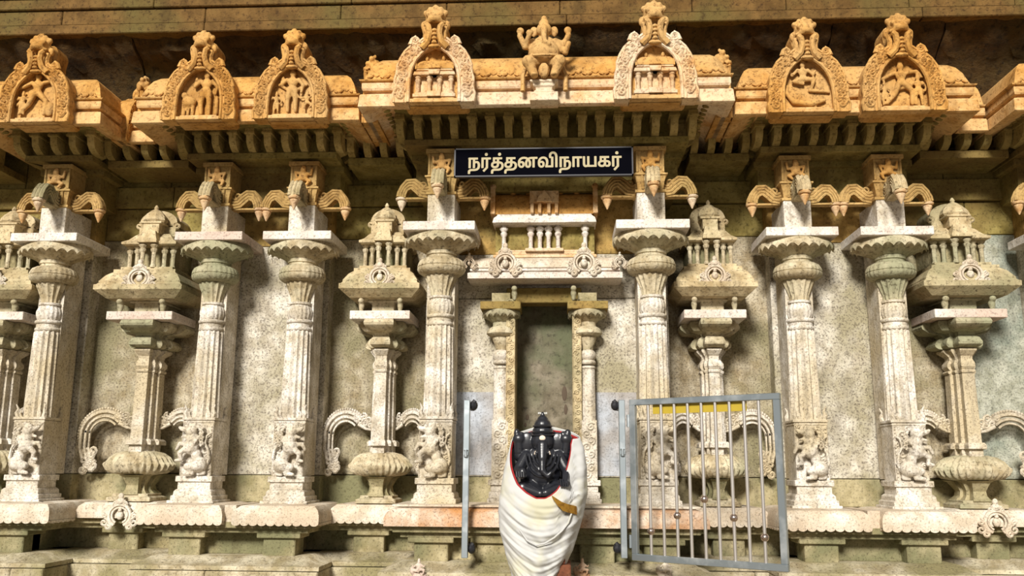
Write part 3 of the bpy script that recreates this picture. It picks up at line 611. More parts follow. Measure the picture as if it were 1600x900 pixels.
# ================================================================== POT PILASTERS
def pil_meshes():
    pm('p_base', 'capital', lambda b: (b.loft(SQ, [(.13,1.366),(.13,1.39),(.118,1.395),(.105,1.40),(.105,1.415)]),), smooth=False, bevel=.003)
    pm('p_foot', 'mossy', lambda b: b.loft(REDENT, [(.10,1.41),(.075,1.44),(.07,1.47),(.085,1.50),(.10,1.525),(.12,1.535)]), angle=30)
    def pot(b): b.loft([(x*1.0, y*.8) for x, y in flute(30, .11)], [(.10,1.535),(.165,1.545),(.198,1.57),(.214,1.602),(.212,1.612),(.198,1.622),(.178,1.652),(.14,1.680),(.09,1.692)])
    pm('p_pot', 'capital', pot, angle=75)
    pm('p_rim', 'pillar', lambda b: (b.loft(REDENT, [(.078,1.685),(.078,1.735)]), b.loft(REDENT, [(.10,1.732),(.10,1.758),(.088,1.772)])), smooth=False, bevel=.002)
    pm('p_stem', 'pillar', lambda b: b.loft(REDENT, [(.075,1.77),(.070,2.212),(.064,2.216)]), smooth=False, bevel=.002)
    pm('p_ring', 'pillar', lambda b: (b.loft(REDENT, [(.074,2.216),(.078,2.226),(.074,2.236)]), b.loft(REDENT, [(.066,2.236),(.078,2.258),(.078,2.28),(.064,2.305)]), b.loft(REDENT, [(.064,2.305),(.066,2.325),(.095,2.36),(.095,2.372)])), angle=30)
    pm('p_cushion', 'capital', lambda b: b.loft(REDENT, [(.085,2.375),(.118,2.382),(.133,2.395),(.135,2.41),(.118,2.44),(.08,2.46)]), angle=30)
    def p_lotus(b):
        b.loft(REDENT, [(.09,2.455),(.10,2.475),(.165,2.49),(.195,2.515),(.20,2.53),(.19,2.552),(.17,2.556)])
    pm('p_lotus', 'capital', p_lotus, angle=30)
    pm('p_slab', 'slab', lambda b: (b.box(-.20,.20,-.20,.2,2.556,2.612),), smooth=False, bevel=.003)
    pm('p_neck', 'capital', lambda b: (b.box(-.075,.075,-.10,.2,2.61,2.70), b.box(-.10,.10,-.12,.2,2.685,2.70)), smooth=False, bevel=.003)
    def sl(b):
        pass
    pm('p_cornice', 'shrine', lambda b: (mould(b, bay(-.268,.268,-.26,.2), [(.06,2.70),(0,2.752),(0,2.785),(.012,2.79),(.02,2.80),(.02,2.812),(.05,2.86),(.075,2.882),(.2,2.885),(.2,2.70)]), b.box(-.19,.19,-.18,.2,2.882,2.905), b.box(-.16,.16,-.15,.2,2.90,2.928)), angle=25)
    pm('p_roof', 'shrine', lambda b: (mould(b, bay(-.17,.17,-.155,.2), [(.012,3.082),(0,3.09),(0,3.105),(.03,3.125),(.06,3.165),(.075,3.178),(.12,3.18),(.12,3.082)]), mould(b, bay(-.06,.06,-.185,.2), [(.0,3.095),(0,3.112),(.012,3.14),(.02,3.18),(.05,3.18),(.05,3.095)])), angle=30)
    pm('p_tower', 'shrine', lambda b: (b.loft(SQ, [(.05,.06,3.17),(.05,.06,3.235),(.066,.07,3.24),(.066,.07,3.252)], c=(0,-.08)), b.box(-.115,.115,-.04,.2,3.17,3.24)), smooth=False, bevel=.002)
    pm('p_dome', 'shrine', lambda b: b.loft(OCT, [(.058,3.25),(.070,3.27),(.066,3.295),(.048,3.322),(.026,3.345),(.01,3.355),(.014,3.365),(.005,3.385)], c=(0,-.08)), angle=30)
    def shell(b):
        b.prism([(.118*math.cos(a*PI/14-.25)*(1.0), 3.275+.085*math.sin(a*PI/14-.25)) for a in range(18)], -.03, .2)
        for s in (-1, 1): b.spiral(s*.12, 3.25, .026, 1.3, PI/2, s, -.03, .009)
    pm('p_shell', 'shrine', shell)
    def tor(b):
        n = 22
        for q, tr in ((.16,.016), (.128,.013), (.10,.009)):
            b.tube([(-.30+q*math.cos(PI*.96-a*PI*.72/n)*1.0, .08, 1.80+q*math.sin(PI*.96-a*PI*.72/n)) for a in range(n+1)], tr, 6)
            b.tube([(-.30-q*.99, .08, 1.83),(-.30-q, .08, 1.72),(-.29-q*.9, .08, 1.64)], tr, 6)
        for a in range(24): 
            t = PI*1.05-a*PI*.8/24; b.ball((-.30+.182*math.cos(t), .085, 1.80+.182*math.sin(t)), .011, 6, 4)
        for i in range(9):
            b.spiral(-.21+.022*i+.01*random.uniform(-1,1), 1.925-.010*i+.022*random.uniform(-1,1), .026, 1.2, i, 1 if i % 2 else -1, .075, .010, 11)
        b.tube([(-.20,.075,1.88),(-.14,.07,1.85),(-.09,.07,1.84)], .016, 6, .4)
        for i in range(12): b.spiral(-.41+.03*random.uniform(-1,1.6), 1.565+.012*i, .028, 1.2, i, 1 if i % 2 else -1, .08, .011, 11)
    pm('p_torana', 'pillar', tor, angle=60)
pil_meshes()
smallcol = None
pm('p_column', 'capital', lambda b: b.loft(OCT, [(.016,2.925),(.016,2.94),(.012,2.945),(.012,3.03),(.018,3.04),(.02,3.055),(.013,3.06),(.024,3.078),(.024,3.085)]), angle=30)
bl = [('s',(0,-.17,2.65),(.02,.025,.03)),('s',(0,-.19,2.68),(.02,.022,.02)),('c',(0,-.17,2.64),(0,-.175,2.615),.018,.014)]
PM['p_lion'] = blob('p_lion', bl, .006, 'capital')
def kudu_small(b):     # small round kudu ornament, about .2 wide, centred at x=0 with base z=0
    for q, tr in ((.062,.011), (.045,.007)):
        b.tube([(q*math.cos(-PI*.35+a*PI*1.7/18), 0, .075+q*math.sin(-PI*.35+a*PI*1.7/18)) for a in range(19)], tr, 6)
    b.ball((0,.005,.075), (.022,.018,.026), 8, 6); b.ball((0,.0,.105), (.012,.014,.012), 8, 5)
    for s in (-1, 1):
        for (cx, cz, r) in ((.085,.035,.026), (.062,.012,.02), (.085,.075,.016), (.03,.145,.014)): b.spiral(s*cx, cz, r, 1.3, PI/2, s, -.003, .008)
    b.ball((0,0,.155), (.026,.02,.022), 8, 6); b.ball((0,0,.185), (.016,.014,.02), 8, 5)
pm('kudu_ornament', 'ledge', kudu_small, angle=60)
def make_pil(x, face, label):
    t = thing('pot_pilaster', (x, .56, 1.366), label, 'pilaster', 'pot pilasters with shrine tops in the recesses', scale=(1.13,1,1) if abs(x) > 2 else None)
    def put(key, nm, par=t, loc=(0,0,0), sx=1, rx=0):
        o = ob(nm, PM[key], par); o.location = (loc[0], loc[1], loc[2]-(1.366 if par is t else 0)); o.scale = (sx,1,1); return o
    for k, nm in (('p_base','base'),('p_foot','foot'),('p_pot','ribbed_pot'),('p_rim','pot_rim'),('p_stem','stem'),('p_ring','collar'),('p_cushion','cushion'),('p_lotus','lotus'),('p_slab','abacus'),('p_neck','neck'),('p_cornice','shrine_cornice'),('p_roof','shrine_roof'),('p_tower','shrine_tower'),('p_dome','dome'),('p_shell','shell_gable')): put(k, nm)
    for xx in (-.13,.13): put('p_lion', 'small_lion', loc=(xx,0,0))
    for xx, yy in ((-.135,-.09),(-.085,-.10),(-.035,-.145),(.035,-.145),(.085,-.10),(.135,-.09)): put('p_column', 'column', loc=(xx,yy,0))
    P(t, 'shrine_core', 'mossy', lambda b: b.box(-.14,.14,-.06,.2,2.92,3.09), smooth=False).location[2] = -1.366
    o = put('kudu_ornament', 'kudu_ornament', loc=(0,-.245,2.755))
    for sx in face: put('p_torana', 'scroll_arch', sx=sx)
    return t
make_pil(-3.76, (1,-.43), 'pot pilaster cut off by the left edge of the photograph')
make_pil(-2.73, (.9,-.69), 'pot pilaster with shrine top, second from left, between leftmost pillar and left pair')
make_pil(-1.10, (.87,-.64), 'pot pilaster with domed shrine top between the left pair and the niche pillar')
make_pil(1.095, (.64,-.87), 'pot pilaster with domed shrine top, its pot behind the steel gate')
make_pil(2.71, (.69,-.9), 'rightmost pot pilaster with large ribbed pot near the right edge')
for px, py, lb in ((185, 826, 'carved scroll ornament on the white ledge below the second pot pilaster'), (1560, 838, 'carved scroll ornament on the ledge at the right edge')):
    x, z = at(px, py, .385); t = thing('ledge_ornament', (x, .385, z), lb, 'ornament', 'scroll ornaments on the base ledge', scale=(1.15,1,1.1)); ob('scrolls', PM['kudu_ornament'], t)
# ================================================================== NICHE
n_ = thing('niche_canopy', (-.005, .42, 2.70), 'pale pavilion-shaped canopy carved above the niche, below the signboard', 'canopy')
def cp(nm, mt, fn, par=None, **k):
    o = P(par or n_, nm, mt, fn, **k)
    if par is None: o.location = (.0, -.42, -2.70)
    return o
cp('eave', 'slab', lambda b: mould(b, bay(-.50,.495,.20,.46), [(.02,2.787),(0,2.792),(0,2.828),(.012,2.834),(.03,2.836),(.03,2.842),(.015,2.846),(.015,2.858),(.22,2.86),(.22,2.787)]), smooth=False)
cp('lower_roof', 'ledge', lambda b: mould(b, bay(-.49,.485,.205,.46), [(.015,2.858),(.006,2.866),(.012,2.90),(.04,2.935),(.08,2.945),(.22,2.948),(.22,2.858)]), angle=40)
cp('step', 'fascia', lambda b: (b.box(-.34,.335,.27,.46,2.945,2.965), b.box(-.325,.32,.285,.46,2.968,2.985), b.box(-.13,.12,.26,.46,2.985,3.006), b.box(-.29,.285,.29,.46,2.985,3.0)), smooth=False, bevel=.003)
cp('back_wall', 'olive', lambda b: b.box(-.33,.325,.34,.46,2.98,3.17), smooth=False)
for x in (-.272,-.095,-.035,.022,.085,.262):
    cp('column', 'slab' , lambda b: b.loft(CI(12), [(.02,3.0),(.02,3.012),(.014,3.018),(.014,3.09),(.021,3.10),(.023,3.115),(.015,3.122),(.028,3.14),(.028,3.15),(.016,3.152),(.016,3.172)], c=(x,.30)), angle=40)
cp('upper_eave', 'slab', lambda b: (mould(b, bay(-.345,.335,.23,.46), [(.01,3.168),(0,3.172),(.008,3.205),(.03,3.228),(.03,3.236),(.15,3.238),(.15,3.168)]), b.prism([(-.14,3.165),(.13,3.165),(.10,3.20),(0,3.21),(-.11,3.20)], .215, .3)), smooth=False, bevel=.002)
def cbarrel(b):
    R = []
    for a in range(11):
        q = -.15+(PI/2+.15)*a/10; R.append([(-.335, .36-.10*math.cos(q), 3.265+.13*math.sin(q)), (.325, .36-.10*math.cos(q), 3.265+.13*math.sin(q))])
    b.rings(R, cap=False, closed=False); b.box(-.33,.32,.26,.46,3.236,3.255)
cp('barrel_roof', 'ochre', cbarrel)
cp('ridge_wall', 'ochre', lambda b: b.box(-.345,.335,.36,.46,3.38,3.47), smooth=False)
for x in (-.345,.33): cp('end_post', 'fascia', lambda b: (b.box(x-.015,x+.015,.24,.46,3.236,3.42), b.ball((x,.28,3.43), (.022,.03,.02), 8, 6)), smooth=False)
for x in (-.215,-.11,-.005,.10,.21): cp('finial', 'ochre', lambda b: b.loft(CI(10), [(.01,3.39),(.022,3.40),(.024,3.415),(.012,3.43),(.016,3.44),(.004,3.456)], c=(x,.345)), angle=60)
def porch(b):
    b.box(-.10,.09,.225,.36,3.305,3.385)
    for x in (-.085,-.035,.025,.075): b.box(x-.011,x+.011,.228,.26,3.236,3.305)
    b.prism([(-.055,3.305),(.045,3.305),(.036,3.335),(-.005,3.385),(-.046,3.335)], .205, .23)
cp('porch', 'fascia', porch, smooth=False, bevel=.002)
for x in (-.255,.25):
    o = ob('kudu_ornament', PM['kudu_ornament'], n_); o.location = (x, .19-.42, 2.81-2.70); o.scale = (1.05,1,1.05)
for x in (-.49,.48):
    o = ob('corner_scroll', PM['kudu_ornament'], n_); o.location = (x, .20-.42, 2.85-2.70); o.scale = (.55,1,.55)
def npil(s, label):
    x = -.293 if s < 0 else .268
    t = thing('niche_pilaster', (x, .42, 1.366), label, 'pilaster', 'slender pilasters beside the niche')
    def put(nm, mt, fn, **k):
        o = P(t, nm, mt, fn, **k); o.location = (0, -.0, -1.366); return o
    c = (0, -.07)
    put('plinth', 'pillar', lambda b: (b.box(-.075,.075,-.14,.05,1.366,1.41), b.box(-.066,.066,-.13,.05,1.41,1.45), b.box(-.055,.055,-.12,.05,1.45,1.49), b.box(-.07,.07,-.135,.05,1.49,1.525)), smooth=False, bevel=.003)
    cb = put('carved_block', 'pillar', lambda b: b.box(-.052,.052,-.122,.05,1.525,1.895), smooth=False, bevel=.003)
    o = P(cb, 'scrollwork', 'pillar', lambda b: [b.spiral((.014 if i % 2 else -.014), 1.56+i*.042, .028, 1.4, i, 1 if i % 2 else -1, -.123, .008) for i in range(8)])
    put('shaft', 'pillar', lambda b: b.loft(flute(8, .06), [(.050,1.895),(.046,2.22)], c=c), angle=60)
    put('collar', 'pillar', lambda b: (b.loft(CI(20), torus_prof(.05,2.22,.022), c=c), b.loft(CI(20), torus_prof(.052,2.25,.03), c=c), b.loft(CI(20), [(.04,2.28),(.052,2.295),(.055,2.315),(.046,2.335),(.034,2.345)], c=c)))
    put('bell', 'capital', lambda b: b.loft(CI(20), [(.034,2.345),(.038,2.37),(.058,2.42),(.06,2.43)], c=c))
    put('cushion', 'capital', lambda b: b.loft(CI(24), [(.05,2.43),(.08,2.436),(.095,2.45),(.095,2.462),(.08,2.485),(.055,2.50),(.055,2.525)], c=c))
    def lt(b): lotus(b, .125, .055, 2.565, 2.52, 2.60, 16, 4)
    o = put('lotus_capital', 'capital', lt, angle=60); o.location[1] = -.06
    put('abacus', 'buff', lambda b: b.box(-.13,.13,-.18,.05,2.60,2.65), smooth=False, bevel=.003)
    put('neck_block', 'mossy', lambda b: b.box(-.06,.06,-.12,.05,2.65,2.715), smooth=False)
    o = ob('small_lion', PM['p_lion'], t); o.location = (s*-.09, -.0, 2.67-2.62-1.366)
    return t
npil(-1, 'slender carved pilaster at the left side of the niche'); npil(1, 'slender carved pilaster at the right side of the niche')
for x, lb in ((-.228, 'narrow scroll-carved door jamb at the left edge of the niche'), (.198, 'narrow scroll-carved door jamb at the right edge of the niche')):
    t = thing('niche_jamb', (x, .30, 1.366), lb, 'jamb', 'carved jambs of the niche')
    P(t, 'strip', 'shrine', lambda b: b.box(-.028,.028,0,.32,0,1.31), smooth=False, bevel=.003)
    P(t, 'scrollwork', 'shrine', lambda b: ([b.spiral((.006 if i % 2 else -.006), .03+i*.042, .019, 1.3, i, 1 if i % 2 else -1, -.001, .006, 11) for i in range(31)], b.tube([(-.025,0,0),(-.025,0,1.31)], .004, 4), b.tube([(.025,0,0),(.025,0,1.31)], .004, 4)))
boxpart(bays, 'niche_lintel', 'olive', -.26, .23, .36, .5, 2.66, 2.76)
# ================================================================== SIGNBOARD
x0, zt = at(712, 234, .0); x1, zb = at(988, 273, .0)
sg = thing('signboard', ((x0+x1)/2, 0, zb), 'long black signboard with cream Tamil lettering above the niche', 'signboard')
hw = (x1-x0)/2; h = zt-zb-.005
P(sg, 'board', 'signblack', lambda b: b.box(-hw, hw, -.012, .012, 0, h), smooth=False, bevel=.003)
P(sg, 'frame', 'iron', lambda b: (b.box(-hw-.006,hw+.006,-.016,.014,-.007,.001), b.box(-hw-.006,hw+.006,-.016,.014,h-.001,h+.007), b.box(-hw-.006,-hw+.003,-.016,.014,-.007,h+.007), b.box(hw-.003,hw+.006,-.016,.014,-.007,h+.007)), smooth=False)
for x in (-hw+.06, hw-.06): boxpart(sg, 'fixing', 'iron', x-.012, x+.012, .01, .09, h*.4, h*.6)
tc = bpy.data.curves.new('lettering', 'FONT'); tc.body = '\u0ba8\u0bb0\u0bcd\u0ba4\u0bcd\u0ba4\u0ba9\u0bb5\u0bbf\u0ba8\u0bbe\u0baf\u0b95\u0bb0\u0bcd'
tc.size = .2; tc.resolution_u = 4
to = bpy.data.objects.new('t', tc); COL.objects.link(to); bpy.context.view_layer.update()
from mathutils.geometry import tessellate_polygon, interpolate_bezier
cu = to.to_curve(bpy.context.evaluated_depsgraph_get())
loops = []
for sp in cu.splines:
    pts = []; bp_ = sp.bezier_points; nb = len(bp_)
    if nb == 0: pts = [Vector((q.co[0], q.co[1], 0)) for q in sp.points]
    for q in range(nb):
        a_, c_ = bp_[q], bp_[(q+1) % nb]; pts += [Vector((v[0], v[1], 0)) for v in interpolate_bezier(a_.co, a_.handle_right, c_.handle_left, c_.co, 6)[:-1]]
    if len(pts) > 2: loops.append((sum(p.x*q.y-q.x*p.y for p, q in zip(pts, pts[1:]+pts[:1]))/2, pts))
ap = np.array([p[:2] for _, l in loops for p in l]); mn, mx = ap.min(0), ap.max(0)
GX, GY, RB = 1100, 170, 3                       # painted letters: winding fill on a fine grid, slightly emboldened, one strip per run
grid = np.zeros((GY+2*RB, GX+2*RB), bool); cw, ch = (mx-mn)/(GX, GY)
for r in range(GY):
    yy = mn[1]+(r+.5)*ch; ev = []
    for _, l in loops:
        for a_, c_ in zip(l, l[1:]+l[:1]):
            if (a_.y > yy) != (c_.y > yy): ev.append(((c_.x-a_.x)*(yy-a_.y)/(c_.y-a_.y)+a_.x, 1 if c_.y > a_.y else -1))
    ev.sort(); wn = 0
    for (xa, d_), (xb, _) in zip(ev, ev[1:]):
        wn += d_
        if wn: grid[r+RB, RB+int((xa-mn[0])/cw):RB+int((xb-mn[0])/cw)+1] = True
g2 = np.zeros_like(grid)
for i in range(-RB, RB+1):
    for j in range(-RB, RB+1):
        if i*i+j*j <= RB*RB+1: g2 |= np.roll(np.roll(grid, i, 0), j, 1)
bpy.data.objects.remove(to)
la, lz0 = at(731, 272, -.014); lb_, lz1 = at(971, 235.5, -.014)
lw, lh = (lb_-la)/g2.shape[1], (lz1-lz0)/g2.shape[0]
lb2 = MB()
for r in range(g2.shape[0]):
    row = np.concatenate(([0], g2[r].astype(int), [0])); dd = np.diff(row); 
    for a_, c_ in zip(np.where(dd == 1)[0], np.where(dd == -1)[0]):
        x_, e_, zb_, zt_ = a_*lw, c_*lw, r*lh, (r+1)*lh
        lb2.add([(x_,0,zb_),(e_,0,zb_),(e_,0,zt_),(x_,0,zt_),(x_,.003,zb_),(e_,.003,zb_),(e_,.003,zt_),(x_,.003,zt_)], [(0,1,2,3),(1,5,6,2),(4,0,3,7)])
me = lb2.mesh('lettering', 'letter', smooth=False)
lo = ob('lettering', me, sg); lo.location = (la-(x0+x1)/2, -.0155, lz0-zb)
tag(lo, 'cream painted Tamil letters')
# ================================================================== DEITY
DY = -.42
dx, dz = at(848, 778, DY)
ped = thing('stone_pedestal', (dx, DY, 0), 'reddish stone pedestal mostly hidden under the white cloth', 'pedestal')
P(ped, 'block', 'redstone', lambda b: (b.box(-.13,.15,-.10,.2,0,1.10), b.box(-.16,.17,-.13,.24,0,.5)), smooth=False, bevel=.006)
P(ped, 'upper_block', 'redstone', lambda b: (b.box(-.12,.12,-.09,.14,1.10,dz-.02),), smooth=False, bevel=.006)
dt = thing('black_deity', (dx, DY, dz), 'black stone seated elephant-headed deity wrapped in white cloth in front of the niche', 'statue')
bod = [('s',(0,0,.13),(.10,.085,.09)),('s',(0,.01,.22),(.095,.06,.07)),('s',(0,0,.02),(.15,.11,.035)),('s',(0,-.02,.30),(.062,.06,.058)),('s',(0,-.01,.355),(.056,.052,.04)),('s',(0,-.005,.39),(.046,.044,.04)),('s',(0,0,.42),(.03,.03,.025)),('s',(0,0,.445),(.013,.013,.02)),
 ('s',(.084,-.02,.30),(.040,.014,.052)),('s',(-.084,-.02,.30),(.040,.014,.052)),('c',(0,-.07,.28),(0,-.10,.21),.032,.025),('c',(0,-.10,.21),(0,-.115,.145),.021,.017),('c',(0,-.115,.145),(.03,-.12,.115),.016,.013),('c',(.03,-.12,.115),(.045,-.12,.135),.013,.011),
 ('c',(.03,-.07,.255),(.04,-.10,.235),.010,.006),('c',(-.03,-.07,.255),(-.04,-.10,.235),.010,.006),
 ('c',(.08,0,.24),(.122,.0,.225),.034,.03),('c',(.122,.0,.225),(.128,-.015,.295),.036,.028),('s',(.128,-.02,.315),(.034,.026,.030)),('s',(.138,-.02,.345),(.018,.016,.024)),('s',(.112,-.02,.34),(.014,.014,.018)),('c',(-.08,0,.24),(-.125,.0,.225),.034,.03),('c',(-.125,.0,.225),(-.130,-.015,.295),.036,.028),('s',(-.130,-.02,.315),(.034,.026,.030)),('s',(-.142,-.02,.345),(.016,.016,.026)),('s',(-.116,-.02,.338),(.014,.014,.016)),
 ('c',(.09,-.02,.22),(.13,-.06,.15),.034,.028),('c',(.13,-.06,.15),(.125,-.125,.09),.026,.02),('s',(.125,-.14,.08),(.024,.02,.02)),('c',(-.09,-.02,.22),(-.13,-.06,.15),.034,.028),('c',(-.13,-.06,.15),(-.11,-.12,.12),.026,.02),('s',(-.105,-.13,.13),(.022,.016,.03)),
 ('c',(.04,-.03,.06),(.105,-.08,.055),.046,.036),('c',(.105,-.08,.055),(.02,-.13,.03),.032,.022),('c',(-.04,-.03,.06),(-.105,-.08,.055),.046,.036),('c',(-.105,-.08,.055),(-.01,-.135,.025),.032,.022)]
ob('body', blob('body', [('s',p[1],tuple(v*1.04 for v in p[2])) if p[0] == 's' else p for p in bod], .0045, 'black', smooth=2), dt)
for r_, z_ in ((.062,.335),(.056,.352),(.05,.385)): P(dt, 'crown_band', 'black', lambda b: b.tube([(r_*math.cos(a*PI/10), -.012+r_*math.sin(a*PI/10), z_) for a in range(21)], .006, 5))
for q in (.05,.07,.09): P(dt, 'necklace', 'black', lambda b: b.tube([(q*math.cos(PI+a*PI/12), -.075-.012*math.sin(a*PI/12), .235+q*1.35*math.sin(PI+a*PI/12)) for a in range(13)], .0065, 5))
for s in (-1, 1):
    for z in (.24,.262): P(dt, 'armlet', 'black', lambda b: b.tube([(s*.126+.03*math.cos(a*PI/6), -.005+.03*math.sin(a*PI/6), z) for a in range(13)], .005, 5))
    for i in range(4): P(dt, 'finger', 'black', lambda b: b.tube([(s*(.095+.012*i),-.14,.10+.02*(s<0)),(s*(.098+.012*i),-.158,.085+.03*(s<0)),(s*(.1+.012*i),-.155,.065+.075*(s<0))], .0062, 6))
    P(dt, 'thumb', 'black', lambda b: b.tube([(s*.105,-.13,.095+.02*(s<0)),(s*.085,-.15,.09+.03*(s<0))], .007, 6))
P(dt, 'waist_band', 'black', lambda b: b.tube([(-.09,-.11,.035),(-.04,-.145,.02),(.04,-.145,.02),(.09,-.11,.035)], .008, 5))
tag(P(dt, 'forehead_mark', 'ash', lambda b: (b.ball((0,-.078,.318), (.017,.008,.015)), b.tube([(0,-.085,.298),(0,-.096,.268)], .008, 6, .6), b.tube([(.036,-.088,.245),(.042,-.106,.232)], .006, 6, .5), b.tube([(-.036,-.088,.245),(-.042,-.106,.232)], .006, 6, .5))), 'pale ash mark on forehead and trunk')
P(dt, 'flower', 'cloth', lambda b: [b.ball((.02*math.cos(a*1.1), -.02+.02*math.sin(a*1.1), .455), (.007,.006,.007), 6, 4) for a in range(4)])
P(dt, 'halo_slab', 'black', lambda b: b.prism([(-.12,0),(.12,0),(.13,.2),(.12,.30),(.07,.36),(-.07,.36),(-.12,.30),(-.13,.2)], .05, .09), smooth=False, bevel=.006)
# white robe: a ring of cloth with a deep front opening
ROW = [(640,838,862),(658,834,866),(664,824,876),(669,812,890),(674,805,899),(682,801,906),(700,796,913),(730,788,917),(770,781,918),(800,778,912),(830,781,904),(860,789,894),(900,800,876),(960,806,866)]
def robe_row(row):
    for a, c in zip(ROW, ROW[1:]):
        if row <= c[0]: f = (row-a[0])/(c[0]-a[0]); return a[1]+(c[1]-a[1])*f, a[2]+(c[2]-a[2])*f
    return ROW[-1][1:]
def robe_grid(nt, nv, v0=0., v1=1., infl=0., t0=-PI, t1=PI, drop=0.):
    TOP = [(-180,664),(-150,667),(-115,676),(-92,684),(-80,697),(-66,718),(-52,738),(-38,757),(-22,770),(-8,778),(4,778),(10,774),(18,766),(24,756),(30,738),(38,714),(43,695),(50,686),(80,684),(105,677),(145,667),(180,664)]
    R = []
    for j in range(nv+1):
        v = v0+(v1-v0)*j/nv; ring = []
        for i in range(nt+1):
            th = t0+(t1-t0)*i/nt; d = (math.degrees(th)+180) % 360-180
            tp = float(np.interp(d, [a for a, _ in TOP], [c for _, c in TOP])); row = tp+(950-tp)*v+drop*(1 if abs(d) > 85 else 0 if -85 < d < 32 else (d-32)/53)
            l, r = robe_row(row); sn, cs = math.sin(th), math.cos(th)
            zc = at(848, row, DY)[1]; xl = at(l, row, DY)[0]; xr = at(r, row, DY)[0]; cx = (xl+xr)/2; rx = (xr-xl)/2
            ry = .055+.13*min(1, max(0, (row-700)/90))**.8
            edge = min(1, v*5)
            ph = (row+34*sn*sn*(1 if row > 770 else .6)-14*sn)*.19
            fold = edge*(.014*(1-2*abs(math.sin(ph*.36)))+.004*math.sin(ph*.7+2)+.005*math.sin(ph*1.9+1.5+3*sn)+.003*math.sin(ph*3.7+5*sn+.6)+.005*math.sin(9*th+row*.03)+.003*math.sin(row*.31-17*th))*max(0, cs*.9+.25)
            vert = edge*.010*math.sin(11*th+.02*row)*max(0, abs(sn)-.35)
            q = 1+infl
            ring.append((cx+(rx*q+vert*.3)*sn+fold*sn*.3-dx, -(ry*q+fold+vert)*cs+.02*(cs < 0), zc-dz))
        R.append(ring)
    return R
rb = thing('white_robe', (dx, DY, dz), 'white cloth with yellow stains wrapped around the black deity', 'cloth')
b = MB(); R = robe_grid(150, 90); b.rings(R, cap=False, closed=False); o = b.build('drape', 'cloth', rb, angle=80)
md = o.modifiers.new('solid', 'SOLIDIFY'); md.thickness = .004; md.offset = -1
b = MB(); R = robe_grid(150, 4, -.012, .05, -.04, drop=9); b.rings(R, cap=False, closed=False); o = b.build('red_border', 'red', rb, angle=80); tag(o, 'dark red inner border of the cloth')
md = o.modifiers.new('solid', 'SOLIDIFY'); md.thickness = .003
def drape_pt(px, row, out=.006):
    l, r = robe_row(row); z = at(848, row, DY)[1]; xl = at(l, row, DY)[0]; xr = at(r, row, DY)[0]; x = at(px, row, DY-.16)[0]
    sn = max(-.99, min(.99, (x-(xl+xr)/2)/((xr-xl)/2))); return (x-dx, -.195*math.sqrt(1-sn*sn)-out, z-dz+.02)
def gold(b):
    top = [(862,778),(870,783),(878,788),(886,791),(894,793),(901,795)]; R = []
    for i, (px, ry) in enumerate(top):
        wd = (4,10,13,13,13,13)[i]; a = Vector(drape_pt(px, ry, .012)); c = Vector(drape_pt(px+1, ry+wd, .014))
        R.append([tuple(a), tuple(c), tuple(c+Vector((0,.02,0))), tuple(a+Vector((0,.02,0)))])
    b.rings(R)
tag(P(rb, 'gold_border', 'gold', gold, angle=30), 'gold brocade border patch')
P(rb, 'hem', 'cloth', lambda b: b.tube([drape_pt(px, ry, .008) for px, ry in ((893,806),(888,820),(878,832),(866,842),(852,850),(838,853),(824,846),(812,830))], .005, 6))
# ================================================================== GATE
def post(px, lb, sgn):
    x, z1 = at(px, 625, -.2); z0 = at(px, 872, -.2)[1]
    t = thing('gate_post', (x, -.2, z0), lb, 'post', 'steel gate posts')
    P(t, 'post', 'steel', lambda b: (b.box(-.018,.018,-.018,.018,0,z1-z0),), smooth=False, bevel=.003)
    for zz in (.05, z1-z0-.03):
        P(t, 'clamp', 'iron', lambda b: (b.tube([(sgn*.01,.02,zz),(sgn*.03,.02,zz+.01),(sgn*.045,.02,zz+.03)], .012, 6), b.ball((sgn*.035,.03,zz), (.025,.03,.03), 8, 6), b.box(-.01,.012,.015,.34,zz-.012,zz+.012)))
    P(t, 'lug', 'steel', lambda b: (b.loft(CI(12), [(.012,.56),(.012,.60)], c=(0,-.022)), b.box(-.012,.012,-.03,-.01,.57,.59)))
    return t
post(730, 'steel post left of the deity that takes the gate latch', 1); post(971, 'steel hinge post right of the deity carrying the open gate', -1)
hx, hz1 = at(984, 624, -.22); hz0 = 1.10; hz1 = 1.985
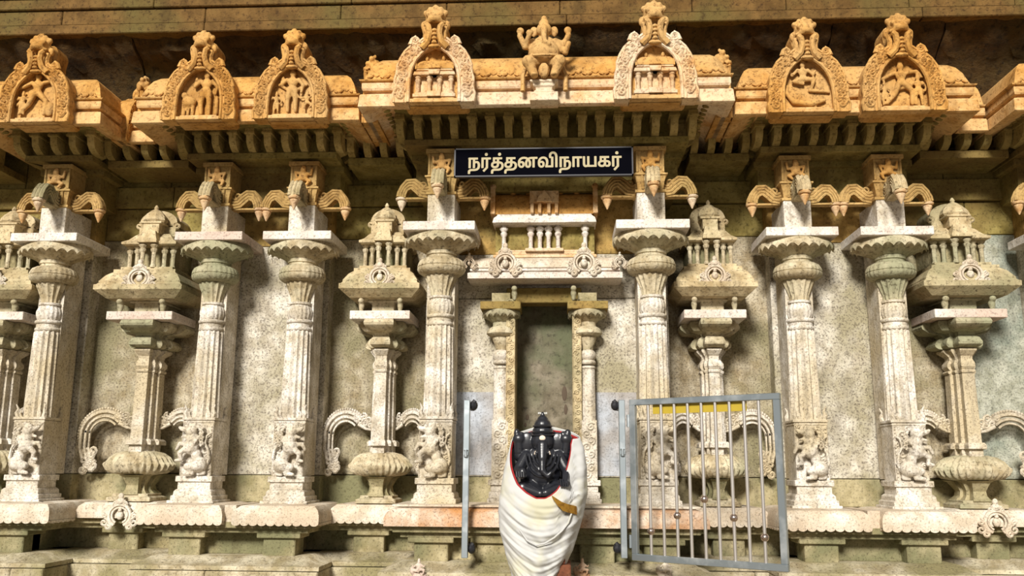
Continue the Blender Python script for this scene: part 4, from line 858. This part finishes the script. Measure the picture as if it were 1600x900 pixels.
fx, fy = .73, -.50
ga = thing('steel_gate', (hx, -.225, hz0), 'open stainless steel barred gate with ball ornaments, right of the deity', 'gate', rz=math.atan2(fy, fx))
GL = math.hypot(fx, fy); GH = hz1-hz0
for nm, a in (('top_rail',(0,GL,-.014,.014,GH-.034,GH)), ('bottom_rail',(0,GL,-.014,.014,0,.036)), ('hinge_stile',(0,.036,-.014,.014,.036,GH-.034)), ('free_stile',(GL-.036,GL,-.014,.014,.036,GH-.034))):
    boxpart(ga, nm, 'steel', *a, bevel=.003)
bars = [.085,.157,.229,.302,.376,.452,.530,.612,.700,.79]
NB = 9
for i in range(NB):
    x = .036+(GL-.072)*(i+1)/(NB+1)
    o = P(ga, 'bar', 'bar', lambda b: b.tube([(x,0,.034),(x,0,GH-.03)], .009, 12))
    if i % 2 == 0:
        zz = {0:.16,2:.25,4:.34,6:.25,8:.16}[i]
        P(o, 'ball', 'ball', lambda b: b.ball((x,0,zz), .021, 18, 12))
P(ga, 'painted_strip', 'yellow', lambda b: b.box(.14, GL-.19, .012, .018, GH-.085, GH-.034), smooth=False)
for zz in (.10, GH-.12): P(ga, 'hinge', 'steel', lambda b: (b.tube([(-.012,0,zz-.035),(-.012,0,zz+.035)], .010, 10), b.box(-.012,.01,-.006,.006,zz-.03,zz+.03)))
# ================================================================== SMALL CARVINGS ON THE BASE
for px, lb, mt in ((655, 'small pale carved figure on the base left of the cloth', 'slab'), (910, 'small reddish carved figure on the base beside the cloth', 'pink'), (1040, 'small carved face on the base under the gate', 'ledge')):
    x, z = at(px, 900, -.15)
    t = thing('carved_figurine', (x, -.148, z-.02), lb, 'carving', 'small carvings along the base')
    pr = fig(0, 0, .10, 'sit'); pr = [('s',(p[1][0],p[1][1],p[1][2]),tuple(v*1.25 for v in p[2])) if p[0] == 's' else p for p in pr]
    pr += [('s',(-.035,.0,.05),(.02,.02,.025)),('s',(0,.01,.02),(.045,.03,.025))]
    ob('figure', blob('figure', pr, .005, mt, smooth=2), t)
